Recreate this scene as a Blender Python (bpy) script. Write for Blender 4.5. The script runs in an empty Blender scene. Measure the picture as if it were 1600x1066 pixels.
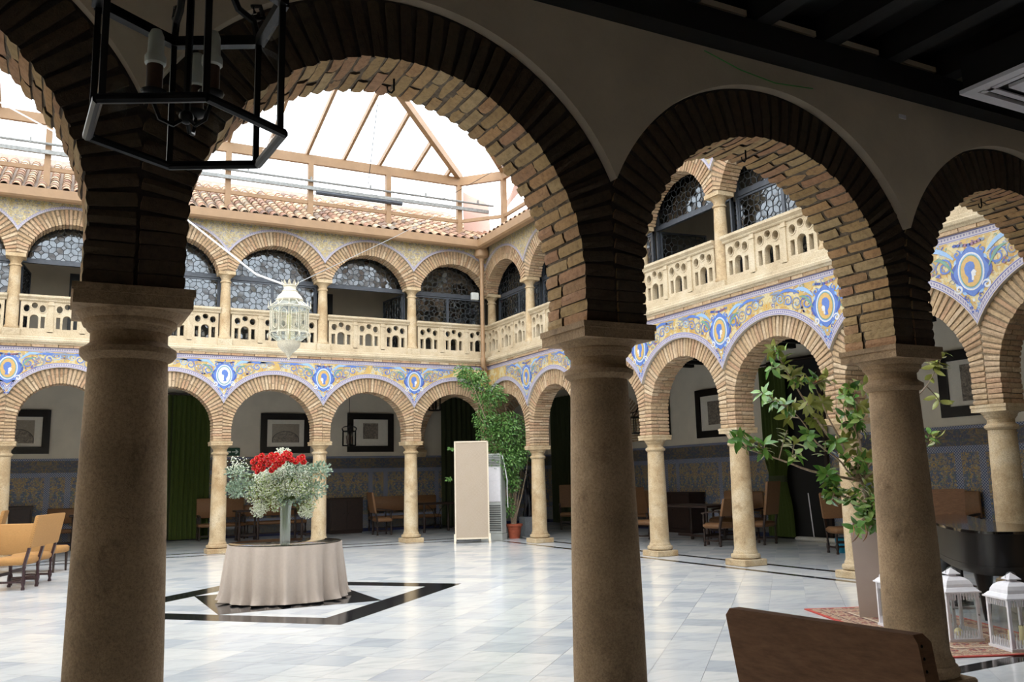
import bpy, math, random
from mathutils import Matrix, Vector
from mathutils.geometry import tessellate_polygon

PI = math.pi
rad = math.radians
sc = bpy.context.scene
COL = sc.collection
rng = random.Random(7)

# ------------------------------------------------------------------ camera
CAM_POS = Vector((-10.3338, -20.8883, 1.5177))
CR = Vector((0.88645672, -0.46227447, -0.02228898))
CU = Vector((-0.05342032, -0.15003918, 0.98723579))
CF = Vector((0.45971812, 0.87395112, 0.15769809))
FPX = 1347.88
cam = bpy.data.cameras.new('camera')
cam.lens = 36.0 * FPX / 1600.0
cam.sensor_width = 36.0
cam.clip_start = 0.05
cam.clip_end = 300
camo = bpy.data.objects.new('camera', cam)
COL.objects.link(camo)
m3 = Matrix((CR, CU, -CF)).transposed()
camo.matrix_world = Matrix.Translation(CAM_POS) @ m3.to_4x4()
sc.camera = camo

# ------------------------------------------------------------------ sky, exposure
world = bpy.data.worlds.new('overcast_sky')
sc.world = world
world.use_nodes = True
wn = world.node_tree.nodes
wn['Background'].inputs[0].default_value = (0.93, 0.965, 1.0, 1)
wn['Background'].inputs[1].default_value = 3.5
sun = bpy.data.lights.new('veiled_sun', 'SUN')
sun.energy = 3.0
sun.angle = rad(60)
sun.color = (1.0, 1.0, .99)
suno = bpy.data.objects.new('veiled_sun', sun)
COL.objects.link(suno)
suno.location = (-8, -14, 20)
suno.rotation_euler = Vector((.45, .8, -.78)).to_track_quat('-Z', 'Y').to_euler()
sc.view_settings.view_transform = 'Standard'
sc.view_settings.look = 'None'
sc.view_settings.gamma = 1.0
sc.view_settings.use_curve_mapping = False
sc.view_settings.exposure = 0.25
sc.cycles.max_bounces = 9
sc.cycles.diffuse_bounces = 6
sc.cycles.glossy_bounces = 4
sc.cycles.transparent_max_bounces = 16
sc.cycles.transmission_bounces = 6
sc.cycles.caustics_reflective = False
sc.cycles.caustics_refractive = False
sc.cycles.use_denoising = True

# ------------------------------------------------------------------ helpers
def lin(c):
    return c / 12.92 if c <= 0.04045 else ((c + 0.055) / 1.055) ** 2.4
def hexc(h):
    return tuple(lin(int(h[i:i + 2], 16) / 255) for i in (0, 2, 4)) + (1.0,)

class MB:
    """collects geometry for ONE mesh"""
    def __init__(self):
        self.v = []; self.f = []; self.m = []; self.uv = None
    def add(self, vs, fs, mi=0):
        o = len(self.v)
        self.v.extend(tuple(p) for p in vs)
        for f in fs:
            self.f.append(tuple(i + o for i in f)); self.m.append(mi)
        return self
    def box(self, x0, x1, y0, y1, z0, z1, mi=0):
        return self.add([(x0, y0, z0), (x1, y0, z0), (x1, y1, z0), (x0, y1, z0),
                         (x0, y0, z1), (x1, y0, z1), (x1, y1, z1), (x0, y1, z1)],
                        [(0, 3, 2, 1), (4, 5, 6, 7), (0, 1, 5, 4), (1, 2, 6, 5), (2, 3, 7, 6), (3, 0, 4, 7)], mi)
    def boxm(self, mtx, mi=0):
        pts = [mtx @ Vector(p) for p in ((-.5, -.5, -.5), (.5, -.5, -.5), (.5, .5, -.5), (-.5, .5, -.5),
                                         (-.5, -.5, .5), (.5, -.5, .5), (.5, .5, .5), (-.5, .5, .5))]
        return self.add(pts, [(0, 3, 2, 1), (4, 5, 6, 7), (0, 1, 5, 4), (1, 2, 6, 5), (2, 3, 7, 6), (3, 0, 4, 7)], mi)
    def rbox(self, x0, x1, y0, y1, z0, z1, r=0.02, mi=0):
        """box with chamfered edges"""
        def ring(ix, iy, z):
            a, b, c, d = x0 + ix, x1 - ix, y0 + iy, y1 - iy
            k = r if ix == 0 else 0.0
            k = max(k, r * .6)
            return [(a + k, c, z), (b - k, c, z), (b, c + k, z), (b, d - k, z), (b - k, d, z), (a + k, d, z), (a, d - k, z), (a, c + k, z)]
        lv = [ring(r, r, z0), ring(0, 0, z0 + r), ring(0, 0, z1 - r), ring(r, r, z1)]
        vs = [p for l in lv for p in l]
        fs = [tuple(reversed(range(8))), tuple(range(24, 32))]
        for l in range(3):
            for i in range(8):
                j = (i + 1) % 8
                fs.append((l * 8 + i, l * 8 + j, l * 8 + 8 + j, l * 8 + 8 + i))
        return self.add(vs, fs, mi)
    def bar(self, p, q, w, h=None, mi=0, up=(0, 0, 1)):
        p = Vector(p); q = Vector(q); h = h or w
        d = q - p; L = d.length
        if L < 1e-6: return self
        d.normalize(); u = Vector(up)
        if abs(d.dot(u)) > .98: u = Vector((1, 0, 0))
        s = d.cross(u).normalized(); t = s.cross(d)
        M = Matrix((s * w, d * L, t * h)).transposed().to_4x4(); M.translation = (p + q) / 2
        return self.boxm(M, mi)
    def tube(self, pts, r, n=6, mi=0, cap=True):
        pts = [Vector(p) for p in pts]; vs = []; fs = []
        k = len(pts); ref = Vector((.31, .17, .93)).normalized()
        for i, p in enumerate(pts):
            d = (pts[min(i + 1, k - 1)] - pts[max(i - 1, 0)])
            d = d.normalized() if d.length > 1e-9 else Vector((0, 0, 1))
            s = d.cross(ref)
            if s.length < .05: s = d.cross(Vector((1, 0, 0)))
            s.normalize(); t = d.cross(s)
            rr = r[i] if isinstance(r, (list, tuple)) else r
            vs += [p + (s * math.cos(2 * PI * j / n) + t * math.sin(2 * PI * j / n)) * rr for j in range(n)]
        for i in range(k - 1):
            for j in range(n):
                a = i * n + j; b = i * n + (j + 1) % n
                fs.append((a, b, b + n, a + n))
        if cap:
            fs.append(tuple(reversed(range(n)))); fs.append(tuple(range((k - 1) * n, k * n)))
        return self.add(vs, fs, mi)
    def lathe(self, prof, n=24, c=(0, 0, 0), mi=0, cap=True, sx=1, sy=1, ph=0.0):
        vs = []; fs = []; k = len(prof)
        for r, z in prof:
            vs += [(c[0] + sx * r * math.cos(2 * PI * j / n + ph), c[1] + sy * r * math.sin(2 * PI * j / n + ph), c[2] + z) for j in range(n)]
        for i in range(k - 1):
            for j in range(n):
                a = i * n + j; b = i * n + (j + 1) % n
                fs.append((a, b, b + n, a + n))
        if cap:
            fs.append(tuple(reversed(range(n)))); fs.append(tuple(range((k - 1) * n, k * n)))
        return self.add(vs, fs, mi)
    def sphere(self, c, r, n=8, k=5, mi=0, sz=1.0):
        prof = [(max(r * math.sin(PI * i / k), 1e-4), -r * sz * math.cos(PI * i / k)) for i in range(k + 1)]
        return self.lathe(prof, n, c, mi)
    def prism(self, poly, a, b, plane='xz', mi=0, mi_side=None):
        """polygon extruded between a and b across its plane"""
        n = len(poly)
        def P(q, d):
            return (q[0], d, q[1]) if plane == 'xz' else ((q[0], q[1], d) if plane == 'xy' else (d, q[0], q[1]))
        vs = [P(q, a) for q in poly] + [P(q, b) for q in poly]
        self.add(vs, [tuple(range(n)), tuple(reversed(range(n, 2 * n)))], mi)
        o = len(self.v) - 2 * n
        for i in range(n):
            j = (i + 1) % n
            self.f.append((o + i, o + n + i, o + n + j, o + j)); self.m.append(mi if mi_side is None else mi_side)
        return self
    def holes(self, outer, inner, a, b, mi=0):
        """plate in the xz plane with holes, from depth a to b"""
        loops = [outer] + inner
        tri = tessellate_polygon([[Vector((p[0], p[1], 0)) for p in l] for l in loops])
        flat = [p for l in loops for p in l]; n = len(flat)
        vs = [(p[0], a, p[1]) for p in flat] + [(p[0], b, p[1]) for p in flat]
        fs = [tuple(t) for t in tri] + [tuple(i + n for i in reversed(t)) for t in tri]
        o = 0
        for l in loops:
            k = len(l)
            for i in range(k):
                j = (i + 1) % k
                fs.append((o + i, o + n + i, o + n + j, o + j))
            o += k
        return self.add(vs, fs, mi)
    def mesh(self, name, mats, smooth=None):
        me = bpy.data.meshes.new(name)
        me.from_pydata(self.v, [], self.f)
        mats = mats if isinstance(mats, (list, tuple)) else [mats]
        for m in mats: me.materials.append(m)
        if len(mats) > 1: me.polygons.foreach_set('material_index', self.m)
        if self.uv is not None:
            ul = me.uv_layers.new(name='UVMap')
            for lp in me.loops:
                ul.data[lp.index].uv = self.uv(self.v[lp.vertex_index])
        if smooth is not None:
            me.polygons.foreach_set('use_smooth', [True] * len(me.polygons))
            me.set_sharp_from_angle(angle=rad(smooth))
        me.update()
        return me

def link(name, data, parent=None, loc=None, rot=None, scale=None, mw=None):
    o = bpy.data.objects.new(name, data)
    COL.objects.link(o)
    if parent is not None: o.parent = parent
    if mw is not None: o.matrix_local = mw
    if loc is not None: o.location = loc
    if rot is not None: o.rotation_euler = rot
    if scale is not None: o.scale = scale
    return o
def part(name, mb, mats, parent, smooth=None, loc=None, rot=None, kind=None, label=None):
    o = link(name, mb.mesh(name, mats, smooth), parent, loc, rot)
    if kind: o['kind'] = kind
    if label: o['label'] = label
    return o
def tag(o, label, cat, group=None):
    o['label'] = label; o['category'] = cat
    if group: o['group'] = group
    return o
def thing(name, label, cat, loc=(0, 0, 0), rz=0.0, group=None):
    o = link(name, None, None, loc, (0, 0, rz))
    o.empty_display_size = .2
    return tag(o, label, cat, group)
def solid(name, mb, mats, label, cat, group=None, smooth=None, loc=None, rot=None):
    return tag(link(name, mb.mesh(name, mats, smooth), None, loc, rot), label, cat, group)
def struct(name, mb, mats, label, loc=None, rz=None, smooth=None):
    o = link(name, mb.mesh(name, mats, smooth), None, loc, None if rz is None else (0, 0, rz))
    o['kind'] = 'structure'; o['label'] = label
    return o
def dup(o, parent=None, **kw):
    c = o.copy(); COL.objects.link(c)
    if parent is not None: c.parent = parent
    return c
def dup_tree(o, loc, rz, label=None):
    c = o.copy(); COL.objects.link(c); c.location = loc; c.rotation_euler = (0, 0, rz)
    if label: c['label'] = label
    for ch in list(o.children):
        k = ch.copy(); COL.objects.link(k); k.parent = c
        for g in list(ch.children):
            q = g.copy(); COL.objects.link(q); q.parent = k
    return c

# ------------------------------------------------------------------ materials
class NT:
    def __init__(self, name):
        self.mat = bpy.data.materials.new(name); self.mat.use_nodes = True
        self.t = self.mat.node_tree; self.n = self.t.nodes; self.b = self.n['Principled BSDF']
        self.out = self.n['Material Output']
    def new(self, typ, **kw):
        x = self.n.new(typ)
        for k, v in kw.items(): setattr(x, k, v)
        return x
    def l(self, a, b): self.t.links.new(a, b)
    def pos(self, scale=(1, 1, 1)):
        g = self.new('ShaderNodeNewGeometry'); m = self.new('ShaderNodeMapping')
        m.inputs['Scale'].default_value = scale
        self.l(g.outputs['Position'], m.inputs['Vector']); return m.outputs[0]
    def noise(self, vec, scale, detail=4, rough=.6, dist=0):
        x = self.new('ShaderNodeTexNoise'); x.inputs['Scale'].default_value = scale
        x.inputs['Detail'].default_value = detail; x.inputs['Roughness'].default_value = rough
        x.inputs['Distortion'].default_value = dist
        if vec is not None: self.l(vec, x.inputs['Vector'])
        return x.outputs['Fac']
    def vor(self, vec, scale, feature='F1', out='Distance'):
        x = self.new('ShaderNodeTexVoronoi', feature=feature); x.inputs['Scale'].default_value = scale
        if vec is not None: self.l(vec, x.inputs['Vector'])
        return x.outputs[out]
    def ramp(self, fac, stops, interp='LINEAR'):
        x = self.new('ShaderNodeValToRGB'); e = x.color_ramp; e.interpolation = interp
        while len(e.elements) < len(stops): e.elements.new(.5)
        for el, (p, c) in zip(e.elements, stops):
            el.position = p; el.color = c if len(c) == 4 else tuple(c) + (1,)
        if fac is not None: self.l(fac, x.inputs[0])
        return x.outputs[0]
    def math(self, op, a, b=None, clamp=False):
        x = self.new('ShaderNodeMath', operation=op); x.use_clamp = clamp
        for i, v in enumerate((a, b)):
            if v is None: continue
            if isinstance(v, (int, float)): x.inputs[i].default_value = v
            else: self.l(v, x.inputs[i])
        return x.outputs[0]
    def mix(self, fac, a, b, mode='MIX'):
        x = self.new('ShaderNodeMix', data_type='RGBA', blend_type=mode)
        for s, v in ((x.inputs[0], fac), (x.inputs[6], a), (x.inputs[7], b)):
            if isinstance(v, (int, float)): s.default_value = v
            elif isinstance(v, tuple): s.default_value = v if len(v) == 4 else v + (1,)
            else: self.l(v, s)
        return x.outputs[2]
    def bump(self, h, strength=.3, dist=.02):
        x = self.new('ShaderNodeBump'); x.inputs['Strength'].default_value = strength
        x.inputs['Distance'].default_value = dist
        self.l(h, x.inputs['Height']); self.l(x.outputs[0], self.b.inputs['Normal'])
    def color(self, c):
        if isinstance(c, tuple): self.b.inputs['Base Color'].default_value = c
        else: self.l(c, self.b.inputs['Base Color'])
    def rnd(self):
        """one random value for each object and each island"""
        o = self.new('ShaderNodeObjectInfo').outputs['Random']
        g = self.new('ShaderNodeNewGeometry').outputs['Random Per Island']
        return self.math('FRACT', self.math('ADD', o, g))
    def uvsep(self):
        u = self.new('ShaderNodeUVMap'); s = self.new('ShaderNodeSeparateXYZ')
        self.l(u.outputs[0], s.inputs[0]); return u.outputs[0], s.outputs[0], s.outputs[1]

def plain(name, c, rough=.6, metal=0.0, var=.12, scale=14, bump=0, bscale=60, spec=.5, coat=0):
    n = NT(name); c = hexc(c) if isinstance(c, str) else c
    p = n.pos()
    if var:
        d = tuple(max(0, x * (1 - var * 2)) for x in c[:3]); e = tuple(min(1, x * (1 + var)) for x in c[:3])
        n.color(n.ramp(n.noise(p, scale), [(.3, d), (.7, e)]))
    else: n.color(c)
    n.b.inputs['Roughness'].default_value = rough
    n.b.inputs['Metallic'].default_value = metal
    n.b.inputs['Specular IOR Level'].default_value = spec
    if coat: n.b.inputs['Coat Weight'].default_value = coat
    if bump: n.bump(n.noise(p, bscale, 5), bump, .01)
    return n.mat

def stone(name, a, b, c, spot=.0, bump=.6):
    n = NT(name); p = n.pos()
    base = n.ramp(n.noise(p, 2.2, 6, .65), [(.3, hexc(a)), (.5, hexc(b)), (.72, hexc(c))])
    g = n.ramp(n.noise(p, 70, 4, .85), [(.32, (.6, .58, .55)), (.62, (1.1, 1.1, 1.1))])
    col = n.mix(1.0, base, g, 'MULTIPLY')
    if spot:
        s = n.ramp(n.noise(p, 3.4, 7, .7, .6), [(.56, (1, 1, 1)), (.68, (1 - spot, 1 - spot * 1.1, 1 - spot * 1.2))])
        col = n.mix(1.0, col, s, 'MULTIPLY')
    n.color(col); n.b.inputs['Roughness'].default_value = .85
    n.bump(n.math('ADD', n.noise(p, 70, 5, .75), n.math('MULTIPLY', n.noise(p, 9, 4), 1.5)), bump, .012)
    return n.mat

def brick_mat(name, stops):
    n = NT(name); p = n.pos()
    base = n.ramp(n.rnd(), stops)
    g = n.ramp(n.noise(p, 26, 5, .75), [(.28, (.6, .57, .55)), (.55, (1, 1, 1)), (.8, (1.15, 1.12, 1.08))])
    n.color(n.mix(1.0, base, g, 'MULTIPLY'))
    n.b.inputs['Roughness'].default_value = .92
    n.bump(n.noise(p, 60, 6, .75), .7, .012)
    return n.mat

M = {}
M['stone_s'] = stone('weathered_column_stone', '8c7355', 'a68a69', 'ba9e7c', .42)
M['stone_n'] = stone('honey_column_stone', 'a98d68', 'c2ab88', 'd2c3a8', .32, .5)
M['stone_b'] = stone('pale_balcony_stone', 'b8a68a', 'c8b89c', 'd4c7b0', .18, .4)
M['brick_s'] = brick_mat('ochre_brick_dark', [(0, hexc('ab8f62')), (.3, hexc('b38c60')), (.55, hexc('a87f60')), (.8, hexc('a08358')), (1, hexc('b89f76'))])
M['brick_n'] = brick_mat('tan_brick', [(0, hexc('ab9070')), (.35, hexc('bfa482')), (.6, hexc('b39072')), (.8, hexc('cbb597')), (1, hexc('a18263'))])
M['brick_dark'] = brick_mat('dark_face_brick', [(0, hexc('4f4232')), (.4, hexc('584634')), (.7, hexc('4a3a2c')), (1, hexc('5c4c38'))])  # darker brick for gallery-side faces and joint sides of the near arches
M['mortar_dark'] = plain('dark_face_mortar', '3a3128', .95, var=.25, scale=24, bump=.8, bscale=80)  # darker mortar for the gallery face of the near arcade
M['mortar'] = plain('lime_mortar', '94826a', .95, var=.2, scale=30, bump=.6, bscale=80)
M['mortar_s'] = plain('old_mortar', '6d5f4e', .95, var=.25, scale=24, bump=.8, bscale=80)
M['plaster'] = plain('cream_plaster', 'e2d8c6', .9, var=.04, scale=2, bump=.12, bscale=30)
M['plaster_s'] = plain('aged_plaster', 'cfbfa6', .9, var=.08, scale=1.5, bump=.25, bscale=25)
M['edge'] = plain('plaster_edge', 'b9b3a8', .9, var=.1, bump=.3)
M['wood'] = plain('dark_stained_wood', '2c1a12', .45, var=.3, scale=20, bump=.15, bscale=40)
M['beam'] = plain('black_oak_beam', '0d0a08', .8, var=.3, scale=12, bump=.2, bscale=30)
M['purplewood'] = plain('turned_walnut', '3a2428', .35, var=.2, scale=30)
M['iron'] = plain('black_iron', '0c0c0e', .4, .6, var=.2, scale=40)
M['frame'] = plain('black_picture_frame', '14100e', .35, var=.2)
M['lead'] = plain('grey_lead_came', '4a4e52', .5, .5, var=.2)
M['steelgrey'] = plain('grey_painted_steel', '4b5058', .45, .3, var=.1)
M['tansteel'] = plain('tan_painted_steel', '97795a', .55, var=.06, scale=5)
M['galv'] = plain('galvanised_rail', '8b8d8c', .45, .5, var=.15)
M['white'] = plain('white_lacquer', 'e9e6ea', .45, var=.03)
M['whitemetal'] = plain('aged_white_metal', 'e4ddcb', .55, var=.12, scale=60)
M['terracotta'] = plain('terracotta', 'a9553a', .8, var=.15, scale=12, bump=.1)
M['deck'] = plain('grey_roof_bed', '857568', .9, var=.2)
M['soil'] = plain('soil', '2a1d14', .95, var=.3, bump=.6)
M['bark'] = plain('grey_bark', 'a38f7a', .85, var=.25, scale=40, bump=.3)
M['stem'] = plain('green_stem', '6d8040', .6, var=.2)
M['piano'] = plain('piano_lacquer', '08080a', .33, var=0)
M['pianolid'] = plain('piano_lid_polish', '0a0a0b', .1, var=0, coat=.4)
M['blackglass'] = plain('dark_mirror_top', '23251f', .03, .0, var=0, coat=1, spec=1)
M['grout'] = plain('floor_grout', '8c8d8e', .7, var=.05)
M['acgrey'] = plain('air_conditioner_plastic', 'b9bcb8', .45, var=.03)
M['acdark'] = plain('louvre_dark', '4c4f4e', .5, var=.1)
M['taupe'] = plain('taupe_planter', 'b0a096', .55, var=.03, scale=3)
M['blackvoid'] = plain('black_void', '090908', .7, var=0)  # flat black standing in for unlit depth in openings
M['wax'] = plain('candle_wax', 'e6d9a8', .5, var=.05)
M['wire_green'] = plain('green_wire', '3f9c42', .5, var=0)
M['wire_white'] = plain('white_cable', 'eeeeee', .5, var=0)
M['sign_green'] = plain('exit_sign_green', '0f4a33', .5, var=0)
M['sign_white'] = plain('exit_sign_white', 'dfe8e0', .5, var=0)
M['blue_plastic'] = plain('blue_plastic', '1f86a8', .4, var=.05)
M['mop'] = plain('mop_cotton', 'cfcabf', .95, var=.15, scale=60)
M['brass_nail'] = plain('dark_nail_head', '1a120c', .35, .7, var=0)
M['candle_tube'] = plain('brown_candle_sleeve', '4b3120', .6, var=.2)
M['cane'] = None

def fabric(name, c, rough=.9, weave=(160, 160, 160), var=.12, sheen=.0, stretch=(1, 1, 1)):
    n = NT(name); c = hexc(c); p = n.pos(stretch)
    d = tuple(x * (1 - var * 1.6) for x in c[:3]); e = tuple(min(1, x * (1 + var)) for x in c[:3])
    n.color(n.ramp(n.noise(p, 30, 5, .75), [(.3, d), (.7, e)]))
    n.b.inputs['Roughness'].default_value = rough
    n.bump(n.noise(p, 150, 3), .25, .004)
    if sheen: n.b.inputs['Sheen Weight'].default_value = sheen
    return n.mat
M['orange'] = fabric('ochre_upholstery', 'ad804c', stretch=(1, 1, 5))
M['rust'] = fabric('rust_leather', '85603f', .6)
M['brownvelvet'] = fabric('worn_brown_upholstery', '8d674c', .85, var=.2, stretch=(.4, .4, 2))
M['cloth'] = fabric('linen_tablecloth', 'b8aa9f', .9, var=.04)
M['green'] = fabric('green_velvet_curtain', '47561f', .9, var=.12)
M['darkgreen'] = fabric('dark_green_curtain', '353c22', .9, var=.12)
M['sail'] = fabric('pale_sail_cloth', 'd9b9ae', .9, var=.03)

# marble
def marble_mat():
    n = NT('grey_white_marble'); p = n.pos()
    r = n.rnd()
    base = n.ramp(r, [(0, hexc('b9bec3')), (.25, hexc('cbced1')), (.5, hexc('d3d4d4')), (.8, hexc('dcdbd8')), (1, hexc('c3c6cb'))])
    cmb = n.new('ShaderNodeCombineXYZ'); n.l(n.math('MULTIPLY', r, 40), cmb.inputs[2])
    va = n.new('ShaderNodeVectorMath', operation='ADD'); n.l(p, va.inputs[0]); n.l(cmb.outputs[0], va.inputs[1])
    mp = n.new('ShaderNodeMapping'); mp.inputs['Scale'].default_value = (1.2, 4.5, 1); mp.inputs['Rotation'].default_value = (0, 0, rad(35))
    n.l(va.outputs[0], mp.inputs['Vector'])
    v = n.ramp(n.noise(mp.outputs[0], 1.6, 7, .62, .8), [(.32, (.84, .85, .87)), (.5, (1, 1, 1)), (.7, (1.07, 1.06, 1.05))])
    n.color(n.mix(1.0, base, v, 'MULTIPLY'))
    n.b.inputs['Roughness'].default_value = .17
    n.b.inputs['Specular IOR Level'].default_value = .6
    return n.mat
M['marble'] = marble_mat()
def black_marble_mat():
    n = NT('black_marble'); p = n.pos()
    v = n.ramp(n.noise(p, 9, 8, .7, 1.2), [(.6, (.012, .013, .015)), (.68, (.05, .05, .055)), (.74, (.3, .3, .3))])
    n.color(v); n.b.inputs['Roughness'].default_value = .12; return n.mat
M['blackmarble'] = black_marble_mat()

def azulejo(name, ground, cols, scale, ztop=None):
    """glazed painted tile: mirrored scroll pattern over a coloured ground, read from UV in metres"""
    n = NT(name); uv, u, v = n.uvsep()
    pp = n.math('PINGPONG', u, .56)
    cmb = n.new('ShaderNodeCombineXYZ'); n.l(pp, cmb.inputs[0]); n.l(v, cmb.inputs[1])
    vec = cmb.outputs[0]
    col = hexc(ground)
    for i, (c, sc_, lo, hi) in enumerate(cols):
        f = n.ramp(n.noise(vec, sc_ * scale, 3, .55, 1.6 + .4 * i), [(lo, (0, 0, 0)), (lo + .02, (1, 1, 1)), (hi, (1, 1, 1)), (hi + .02, (0, 0, 0))])
        col = n.mix(f, col, hexc(c))
    return n, uv, u, v, col
n, uv, u, v, col = azulejo('painted_tile_dado', 'a8946a', [('6a7486', 2.2, .5, .72), ('c9a552', 2.8, .53, .6), ('545f7c', 4.5, .52, .58), ('6a8272', 3.6, .6, .68), ('c4c4be', 5.5, .62, .66), ('586486', 6.5, .5, .54)], 1.6)
def band(n, v, lo, hi):
    return n.math('MULTIPLY', n.math('GREATER_THAN', v, lo), n.math('LESS_THAN', v, hi))
chk = n.new('ShaderNodeTexChecker'); chk.inputs['Scale'].default_value = 36
n.l(uv, chk.inputs['Vector'])
chk.inputs['Color1'].default_value = hexc('aab4c6'); chk.inputs['Color2'].default_value = hexc('36467a')
um = n.math('MODULO', n.math('ADD', u, 40.0), 2.26)
vb = n.math('ADD', band(n, um, 0.0, .14), band(n, um, .5, .64), True)
vb = n.math('MULTIPLY', vb, n.math('LESS_THAN', v, 1.83))
fr = n.math('ADD', band(n, v, 1.83, 1.95), n.math('GREATER_THAN', v, 2.27), True)
fr = n.math('ADD', fr, band(n, v, .42, .52), True)
col = n.mix(n.math('MULTIPLY', band(n, v, 1.95, 2.27), .55), col, hexc('3b3a42'))
col = n.mix(n.math('MULTIPLY', n.math('LESS_THAN', v, .42), .5), col, hexc('8f9aa6'))
col = n.mix(n.math('MULTIPLY', n.math('ADD', vb, fr, True), .8), col, chk.outputs[0])
col = n.mix(n.math('LESS_THAN', v, .1), col, hexc('26305a'))
n.color(col); n.b.inputs['Roughness'].default_value = .28
M['dado'] = n.mat
n, uv, u, v, col = azulejo('yellow_frieze_tile', 'bf9f5c', [('cbbb90', 2.0, .48, .62), ('b98a3c', 3.0, .58, .66), ('b6b08f', 6.0, .55, .58), ('7f8fb4', 8.5, .6, .625), ('8a8a60', 7.5, .37, .39)], 1.5)
n.color(col); n.b.inputs['Roughness'].default_value = .25
M['frieze'] = n.mat
n, uv, u, v, col = azulejo('upper_frieze_tile', 'b9a468', [('c7b98c', 3.0, .48, .6), ('6d7a9d', 5.0, .55, .6), ('8a7a4c', 4.0, .6, .66), ('56658f', 8.0, .5, .53), ('cfc7ae', 9.0, .62, .65)], 2.0)
n.color(col); n.b.inputs['Roughness'].default_value = .3
M['frieze_up'] = n.mat
# border strip: lilac ground, two blue rules and a row of marks between them; UV.x along, UV.y across 0..1
n = NT('lilac_tile_border'); uv, u, v = n.uvsep()
mk = n.math('MULTIPLY', n.math('GREATER_THAN', n.math('FRACT', n.math('MULTIPLY', u, 22.0)), .45), band(n, v, .38, .66))
ln = n.math('ADD', band(n, v, .12, .2), band(n, v, .8, .92), True)
col = n.mix(mk, hexc('b6b0b8'), hexc('74708e')); col = n.mix(ln, col, hexc('4a4f96'))
n.color(col); n.b.inputs['Roughness'].default_value = .3
M['border'] = n.mat
for k, c in (('t_blue', '5a78bc'), ('t_dblue', '46599e'), ('t_lblue', '8fb0d6'), ('t_white', 'cfd0d2'), ('t_green', '6d9484'), ('t_ochre', 'c7a468'), ('t_purple', '8b6880'), ('t_grey', '7d8aa0')):
    M[k] = plain('glaze_' + k[2:], c, .25, var=.06, scale=30)

# glass
def glass(name, tint, gloss=.12, rough=.02, dirt=0.0):
    n = NT(name); n.n.remove(n.b)
    tr = n.new('ShaderNodeBsdfTransparent'); tr.inputs[0].default_value = tint
    gl = n.new('ShaderNodeBsdfGlossy'); gl.inputs['Roughness'].default_value = rough
    lw = n.new('ShaderNodeLayerWeight'); fr = n.math('ADD', n.math('MULTIPLY', n.math('POWER', lw.outputs['Facing'], 4.0), .7), .03)
    mx = n.new('ShaderNodeMixShader')
    n.l(n.math('ADD', fr, gloss, True), mx.inputs[0]); n.l(tr.outputs[0], mx.inputs[1]); n.l(gl.outputs[0], mx.inputs[2])
    sh = mx.outputs[0]
    if dirt:
        df = n.new('ShaderNodeBsdfTranslucent'); df.inputs[0].default_value = (.9, .92, .92, 1)
        m2 = n.new('ShaderNodeMixShader'); m2.inputs[0].default_value = dirt
        n.l(sh, m2.inputs[1]); n.l(df.outputs[0], m2.inputs[2]); sh = m2.outputs[0]
    n.l(sh, n.out.inputs[0]); return n.mat
M['glass'] = glass('clear_glass', (.975, .985, .98, 1), .0)
def thin_glass():
    n = NT('picture_glazing'); n.n.remove(n.b)
    tr = n.new('ShaderNodeBsdfTransparent'); gl = n.new('ShaderNodeBsdfGlossy'); gl.inputs['Roughness'].default_value = .05
    mx = n.new('ShaderNodeMixShader'); mx.inputs[0].default_value = .04
    n.l(tr.outputs[0], mx.inputs[1]); n.l(gl.outputs[0], mx.inputs[2]); n.l(mx.outputs[0], n.out.inputs[0]); return n.mat
M['picglass'] = thin_glass()
M['vaseglass'] = glass('pressed_vase_glass', (.9, .93, .9, 1), .06, .08, .4)
M['frost'] = plain('frosted_bulb_glass', 'd8dcd4', .35, var=.05)
M['lglass'] = glass('lantern_glass', (.86, .9, .88, 1), .06, .05, .1)
def skylight_mat():
    n = NT('skylight_glazing'); n.n.remove(n.b)
    tr = n.new('ShaderNodeBsdfTransparent'); tr.inputs[0].default_value = (.95, .97, .98, 1)
    df = n.new('ShaderNodeBsdfTranslucent'); df.inputs[0].default_value = (.95, .96, .97, 1)
    mx = n.new('ShaderNodeMixShader'); mx.inputs[0].default_value = .2
    n.l(tr.outputs[0], mx.inputs[1]); n.l(df.outputs[0], mx.inputs[2]); n.l(mx.outputs[0], n.out.inputs[0]); return n.mat
M['skyglass'] = skylight_mat()
def leaded():
    n = NT('leaded_pane'); n.n.remove(n.b)
    tr = n.new('ShaderNodeBsdfTransparent'); r = n.rnd()
    c = n.ramp(r, [(0, hexc('989c9e')), (.3, hexc('8a8f92')), (.6, hexc('9a9a96')), (.78, hexc('7a5c44')), (.86, hexc('8a9094')), (1, hexc('a8acae'))], 'CONSTANT')
    n.l(c, tr.inputs[0])
    gl = n.new('ShaderNodeBsdfGlossy'); gl.inputs['Roughness'].default_value = .06
    gl.inputs[0].default_value = (.8, .86, .92, 1)
    mx = n.new('ShaderNodeMixShader'); mx.inputs[0].default_value = .15
    n.l(tr.outputs[0], mx.inputs[1]); n.l(gl.outputs[0], mx.inputs[2]); n.l(mx.outputs[0], n.out.inputs[0])
    return n.mat
M['leaded'] = leaded()

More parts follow.
